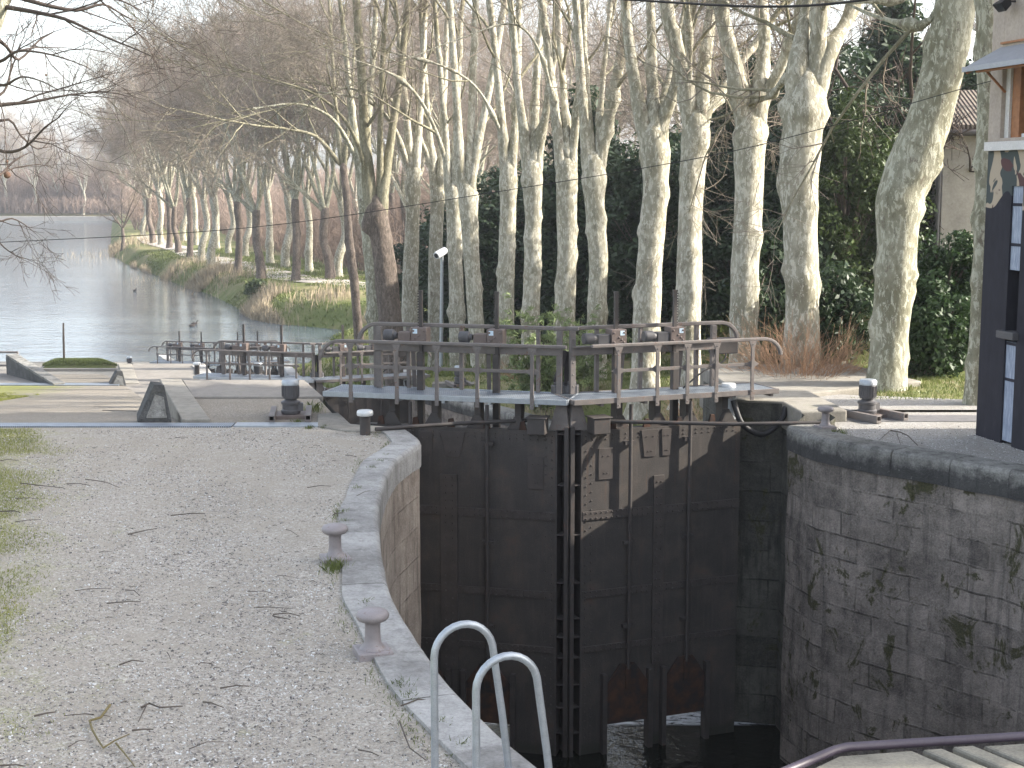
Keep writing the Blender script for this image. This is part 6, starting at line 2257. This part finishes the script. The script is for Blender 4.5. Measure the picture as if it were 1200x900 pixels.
# tufts along the inner edge of the coping and around bollards and slabs
tufts = [at(393, 663, 0) + Vector((0, -0.05, 0)), at(365, 480, 0), at(430, 705, 0), at(470, 802, 0), at(480, 815, 0), at(400, 600, 0), at(418, 572, 0), at(436, 548, 0), at(445, 540, 0), at(452, 533, 0), at(405, 610, 0), at(986, 507, 0), at(978, 506, 0), at(348, 493, 0), at(362, 500, 0), at(380, 499, 0), at(520, 845, 0), at(545, 872, 0)]
siz = [0.11, 0.16, 0.06, 0.07, 0.06, 0.06, 0.06, 0.05, 0.06, 0.05, 0.05, 0.09, 0.06, 0.07, 0.06, 0.05, 0.05, 0.06]
for p, s_ in zip(tufts, siz):
    n = 70 if s_ < 0.1 else 160
    pts = [(p.x + rg.normal(0, s_ * 0.6), p.y + rg.normal(0, s_ * 0.9), -0.03) for _ in range(n)]
    grass_obj('grass_tuft', pts, s_ * 1.0, 0.0035, 'grass_blade', 0.5)
pts = []
for p, n in zip(L_near, side_normals(L_near)):
    for _ in range(26):
        q = p + n * (0.46 + abs(rg.normal(0, 0.05)))
        if mnoise.noise(Vector((q.x * 1.7, q.y * 0.9, 1))) > 0.0:
            pts.append((q.x, q.y + rg.uniform(-.3, .3), -0.03))
grass_obj('grass', pts, 0.035, 0.003, 'grass_blade', 0.6)
# lawn
pts = []
for _ in range(9000):
    u, v = rg.uniform(0.01, 0.99), rg.uniform(0.03, 1)
    p = la.lerp(lb, u).lerp(ld.lerp(lc, u), v)
    e = min(1, min(u, 1 - u) * 6, (1 - v) * 4, v * 8)
    pts.append((p.x, p.y, Z3 - 0.05 + 0.47 * max(0, e) ** 0.25))
grass_obj('grass', pts, 0.12, 0.02, 'grass_blade', 0.5)
# right bank near the lock
pts = []
while len(pts) < 30000:
    y = rg.uniform(26.5, 50)
    x = rg.uniform(XRt(y) + 0.6, 11)
    if 3.9 < x < 8.0 and y < 31.0 and not (x > 6.0 and y < 30 and x - 6 > (y - 26.6) * 0.9 - 0.1):
        continue
    if mnoise.noise(Vector((x * 0.6, y * 0.6, 7))) < -0.22:
        continue
    pts.append((x, y, zR(x, y)))
grass_obj('grass', pts, 0.075, 0.008, 'grass_blade', 0.6)
# sloping grass bank
pts = []
while len(pts) < 45000:
    y = rg.uniform(50, 190)
    x = XRt(y) + rg.uniform(0.6, 16)
    if mnoise.noise(Vector((x * 0.2, y * 0.2, 7))) < -0.15:
        continue
    pts.append((x, y, zR(x, y)))
grass_obj('grass', pts, 0.22, 0.035, 'grass_blade', 0.5)
# straw coloured reeds
pts = []
while len(pts) < 5500:
    y = rg.uniform(92, 230)
    x = XRt(y) + abs(rg.normal(0, 2.0)) + 0.2
    if mnoise.noise(Vector((x * 0.12, y * 0.12, 2))) < 0.10 + 0.1 * (x - XRt(y)):
        continue
    pts.append((x, y, zR(x, y)))
for (x, y, rr, n) in ((-14.6, 113, 1.3, 350), (-9.2, 101, 1.0, 420), (-30.5, 148, 2.0, 450), (-26.5, 140, 1.5, 350), (-54, 215, 6, 1500), (-36, 160, 2.2, 500)):
    for _ in range(n):
        qx, qy = x + rg.normal(0, rr), y + rg.normal(0, rr * 1.5)
        pts.append((qx, qy, zR(qx, qy)))
grass_obj('reeds', pts, 0.95, 0.022, 'reed_straw', 0.22)
for i, (px, py, s_) in enumerate(((287, 364, 0.7),)):
    p = at(px, py - 4, ZW + 0.4)
    evergreen((p.x + 0.8, p.y + 1, zR(p.x + 0.8, p.y + 1)), 500 + i, ('dark rounded bush at the water edge below the straw reeds', 'low dark bush on the bank beside the rounded one')[i], 'leaf_bush', 1.3 * s_, 1.2 * s_, 2.0 * s_, 0, 40, 60, 0.14, (0.3, 0.5), name='bank_bush', cat='bush', stems=2)
# ------------------------------------------------------------------ litter on the gravel
def stick(pts, r, label, mat='stick_wood', group='fallen twigs on the gravel', name='fallen_twig', forks=()):
    root_p = Vector(pts[0])
    mb = MB()
    L = [Vector(p) - root_p for p in pts]
    mb.tube(L, [r * (1 - 0.45 * i / (len(L) - 1)) for i in range(len(L))], 7)
    for f in forks:
        f = [Vector(p) - root_p for p in f]
        mb.tube(f, [r * 0.7 * (1 - 0.5 * i / max(1, len(f) - 1)) for i in range(len(f))], 6)
    o = mb.build(name, mat, smooth=True)
    o.location = root_p
    return tag(o, label, 'twig', group)
def g(x, y, z=0.0):
    p = at(x, y, -0.012)
    p.z = -0.012 + z
    return p
stick([g(129, 829, .02), g(118, 843, .015), g(105, 846, .01), g(108, 858, .02), g(114, 868, .015), g(121, 878, .01)], 0.011, 'crooked twig with yellow lichen lying at the lower left', 'lichen_wood',
      forks=[[g(121, 878, .01), g(135, 874, .04), g(152, 868, .05)], [g(136, 874, .02), g(146, 886, .02), g(158, 900, .01)]])
stick([g(1044, 506, .02), g(1055, 510, .05), g(1064, 515, .06), g(1075, 523, .02)], 0.012, 'dark bent twig lying on the right quay gravel',
      forks=[[g(1051, 511, .04), g(1056, 523, .0)], [g(1044, 506, .03), g(1030, 516, .0)]])
stick([g(166, 832, .02), g(175, 827, .02), g(187, 832, .02), g(214, 829, .01)], 0.009, 'thin branched twig right of the lichen covered one', forks=[[g(172, 829, .02), g(162, 846, .0)]])
sl = [((88, 695), (105, 691), (130, 690)), ((300, 714), (310, 712), (342, 714)), ((320, 722), (352, 723)), ((320, 724), (340, 728)), ((470, 830), (490, 823), (506, 822)), ((420, 881), (444, 889)), ((468, 848), (480, 880), (499, 894)), ((24, 568), (48, 571), (75, 573)), ((78, 569), (106, 571)), ((100, 563), (124, 566), (140, 573)),
      ((150, 627), (172, 623), (184, 622)), ((200, 606), (240, 603)), ((116, 648), (132, 649)), ((203, 652), (218, 653)), ((0, 541), (22, 541)), ((18, 613), (48, 611)), ((18, 586), (45, 587)), ((0, 600), (24, 602)), ((205, 514), (220, 513)), ((360, 573), (388, 571)),
      ((405, 534), (418, 536)), ((325, 676), (350, 680)), ((233, 782), (248, 779)), ((290, 695), (320, 698)), ((335, 622), (350, 629)), ((258, 808), (292, 806)), ((140, 781), (168, 778)), ((125, 708), (165, 707)), ((80, 879), (100, 871)), ((155, 859), (180, 858)), ((40, 843), (66, 838)), ((238, 826), (262, 831)), ((222, 880), (262, 870)), ((390, 605), (402, 603)), ((418, 583), (434, 577)),
      ((120, 481), (160, 482)), ((196, 767), (200, 775)), ((147, 694), (164, 701)), ((110, 840), (100, 838), (75, 841)), ((0, 900), (30, 899))]
for i, s_ in enumerate(sl):
    if i == 35:
        pts = [at(x, y, -0.3) for x, y in s_]
    else:
        pts = [g(x, y, 0.006 + rnd.uniform(0, 0.02)) for x, y in s_]
    if len(pts) == 2:
        m = pts[0].lerp(pts[1], rnd.uniform(0.35, 0.65)) + Vector((rnd.uniform(-.03, .03), rnd.uniform(-.03, .03), 0.012))
        pts = [pts[0], m, pts[1]]
    stick(pts, rnd.uniform(0.003, 0.0085), 'thin broken twig lying on the pale gravel of the left quay')
# fine litter: bits of twig and bark as one mass
lines = []
for _ in range(500):
    y = 9.5 + 14 * rnd.random() ** 1.4
    x = rnd.uniform(-1.5 - 0.36 * y, xl_near(y) - 0.55)
    a = rnd.gauss(0, 0.9)
    L = rnd.uniform(0.015, 0.07)
    d = Vector((math.cos(a), math.sin(a), 0)) * L
    p = Vector((x, y, -0.025))
    lines.append(([tuple(p), tuple(p + d * 0.5 + Vector((rnd.gauss(0, .006), rnd.gauss(0, .006), 0.008))), tuple(p + d)], [0.0025, 0.0032, 0.0018]))
V, Fi = tubes_np(lines, 4)
np_mesh('twig_litter', V, Fi, 'stick_wood', kind='stuff')
# loose stones standing proud of the gravel
def stones(n, fn, smin, smax, mat, name='loose_gravel'):
    base = np.array([(1, 0, 0), (-1, 0, 0), (0, 1, 0), (0, -1, 0), (0, 0, 0.75), (0, 0, -0.75)], float)
    tri = np.array([(0, 2, 4), (2, 1, 4), (1, 3, 4), (3, 0, 4), (2, 0, 5), (1, 2, 5), (3, 1, 5), (0, 3, 5)])
    P = np.array([fn() for _ in range(n)])
    s = nrg.uniform(smin, smax, n) * nrg.uniform(0.6, 1.3, n)
    a = nrg.uniform(0, 6.28, n)
    B = base[None] * nrg.uniform(0.7, 1.25, (n, 6, 1)) * nrg.uniform(0.6, 1.2, (n, 1, 3)) * s[:, None, None]
    c, s_ = np.cos(a)[:, None], np.sin(a)[:, None]
    x = B[:, :, 0] * c - B[:, :, 1] * s_
    y = B[:, :, 0] * s_ + B[:, :, 1] * c
    V = np.stack([x, y, B[:, :, 2]], -1) + P[:, None, :]
    Fi = (tri[None] + (np.arange(n) * 6)[:, None, None]).reshape(-1, 3)
    np_mesh(name, V.reshape(-1, 3), Fi, mat, kind='stuff')
def fl():
    y = 9.3 + 14.3 * rnd.random() ** 1.5
    for _ in range(6):
        x = rnd.uniform(-0.6 - 0.36 * y, xl_near(y) - 0.5)
        if mnoise.noise(Vector((x * 0.7, y * 0.5, 3))) + rnd.uniform(-0.35, 0.35) > 0:
            break
    return (x, y, -0.027)
def fr():
    y = rnd.uniform(17, 23.8)
    return (rnd.uniform(xr_near(y) + 0.6, 12), y, -0.027)
t = NT('pebble')
p_ = t.pos()
col = t.ramp(t.sep(t.voro(p_, 30, 'Color'))[0], [(0.0, (0.10, 0.095, 0.095)), (0.3, (0.30, 0.27, 0.245)), (0.7, (0.45, 0.43, 0.40)), (1.0, (0.72, 0.72, 0.71))])
M['pebble'] = t.base(col, 0.85, 0, 0.3)
stones(26000, fl, 0.006, 0.014, 'pebble')
stones(7000, fr, 0.007, 0.015, 'pebble')

# ducks far out on the canal
def duck(loc, rz, label):
    root = Vector(loc)
    bm = bmesh.new()
    mb = MB()
    prof = [(-0.26, 0.01, 0.10), (-0.20, 0.07, 0.06), (-0.08, 0.115, 0.045), (0.06, 0.12, 0.05), (0.15, 0.08, 0.08), (0.18, 0.045, 0.15), (0.19, 0.04, 0.20), (0.215, 0.052, 0.245), (0.25, 0.045, 0.255), (0.28, 0.02, 0.245), (0.33, 0.014, 0.235)]
    mb.tube([(x, 0, z) for x, r, z in prof], [r for x, r, z in prof], 10)
    o = mb.build('duck', 'duck_feather', smooth=True)
    o.location = root
    o.rotation_euler = (0, 0, rz)
    return tag(o, label, 'duck')
duck(at(228, 380, ZW + 0.02), 0.6, 'dark duck swimming in the reflection above the farthest gates')
duck(at(225.5, 382.5, ZW + 0.02), 0.3, 'second duck swimming close to the first above the farthest gates')
duck(at(158, 341, ZW + 0.02), 1.2, 'lone tiny duck far out in the middle of the canal')

# ------------------------------------------------------------------ light, sky, air
SUN_EL, SUN_AZ = R(29), R(88.5)      # azimuth clockwise from +Y
sd = bpy.data.lights.new('sun', 'SUN')
sd.energy = SUN_E
sd.angle = R(0.6)
sd.color = (1.0, 0.93, 0.82)
so = bpy.data.objects.new('sun', sd)
COL.objects.link(so)
dirv = Vector((math.cos(SUN_EL) * math.sin(SUN_AZ), math.cos(SUN_EL) * math.cos(SUN_AZ), math.sin(SUN_EL)))
so.rotation_euler = dirv.to_track_quat('Z', 'Y').to_euler()
so.location = dirv * 60

w = bpy.data.worlds.new('World')
scene.world = w
w.use_nodes = True
nt = w.node_tree
bg = nt.nodes['Background']
sky = nt.nodes.new('ShaderNodeTexSky')
sky.sky_type = 'NISHITA'
sky.sun_disc = False
sky.sun_elevation = SUN_EL
sky.sun_rotation = SUN_AZ
sky.altitude = 100
sky.air_density = 1.0
sky.dust_density = 3.0
sky.ozone_density = 1.0
hs = nt.nodes.new('ShaderNodeHueSaturation')
hs.inputs['Saturation'].default_value = 0.52
nt.links.new(sky.outputs[0], hs.inputs['Color'])
nt.links.new(hs.outputs[0], bg.inputs['Color'])
bg.inputs['Strength'].default_value = SKY_S

if HAZE > 0:
    me = bpy.data.meshes.new('haze')
    x0, x1, y0, y1, z0, z1 = -1300, 1300, -220, 1600, -12, 60
    mb = MB(); mb.box(x0, x1, y0, y1, z0, z1)
    me.from_pydata(mb.v, [], mb.f)
    hm = bpy.data.materials.new('haze')
    hm.use_nodes = True
    ht = hm.node_tree
    for n_ in list(ht.nodes):
        if n_.type != 'OUTPUT_MATERIAL':
            ht.nodes.remove(n_)
    pv = ht.nodes.new('ShaderNodeVolumePrincipled')
    pv.inputs['Color'].default_value = (0.86, 0.90, 0.96, 1)
    pv.inputs['Density'].default_value = HAZE
    pv.inputs['Anisotropy'].default_value = 0.3
    ht.links.new(pv.outputs[0], ht.nodes['Material Output'].inputs['Volume'])
    me.materials.append(hm)
    ho = bpy.data.objects.new('haze', me)
    COL.objects.link(ho)
    ho['kind'] = 'stuff'

scene.view_settings.view_transform = 'Standard'
scene.view_settings.look = 'None'
scene.view_settings.gamma = 1
scene.view_settings.use_curve_mapping = False
scene.view_settings.exposure = EXPO
scene.render.engine = 'CYCLES'
cy = scene.cycles
cy.use_denoising = True
try:
    cy.denoiser = 'OPENIMAGEDENOISE'
    cy.denoising_input_passes = 'RGB_ALBEDO_NORMAL'
except Exception:
    pass
cy.max_bounces = 6
cy.diffuse_bounces = 3
cy.glossy_bounces = 3
cy.transmission_bounces = 2
cy.volume_bounces = 0
cy.transparent_max_bounces = 4
cy.sample_clamp_indirect = 6
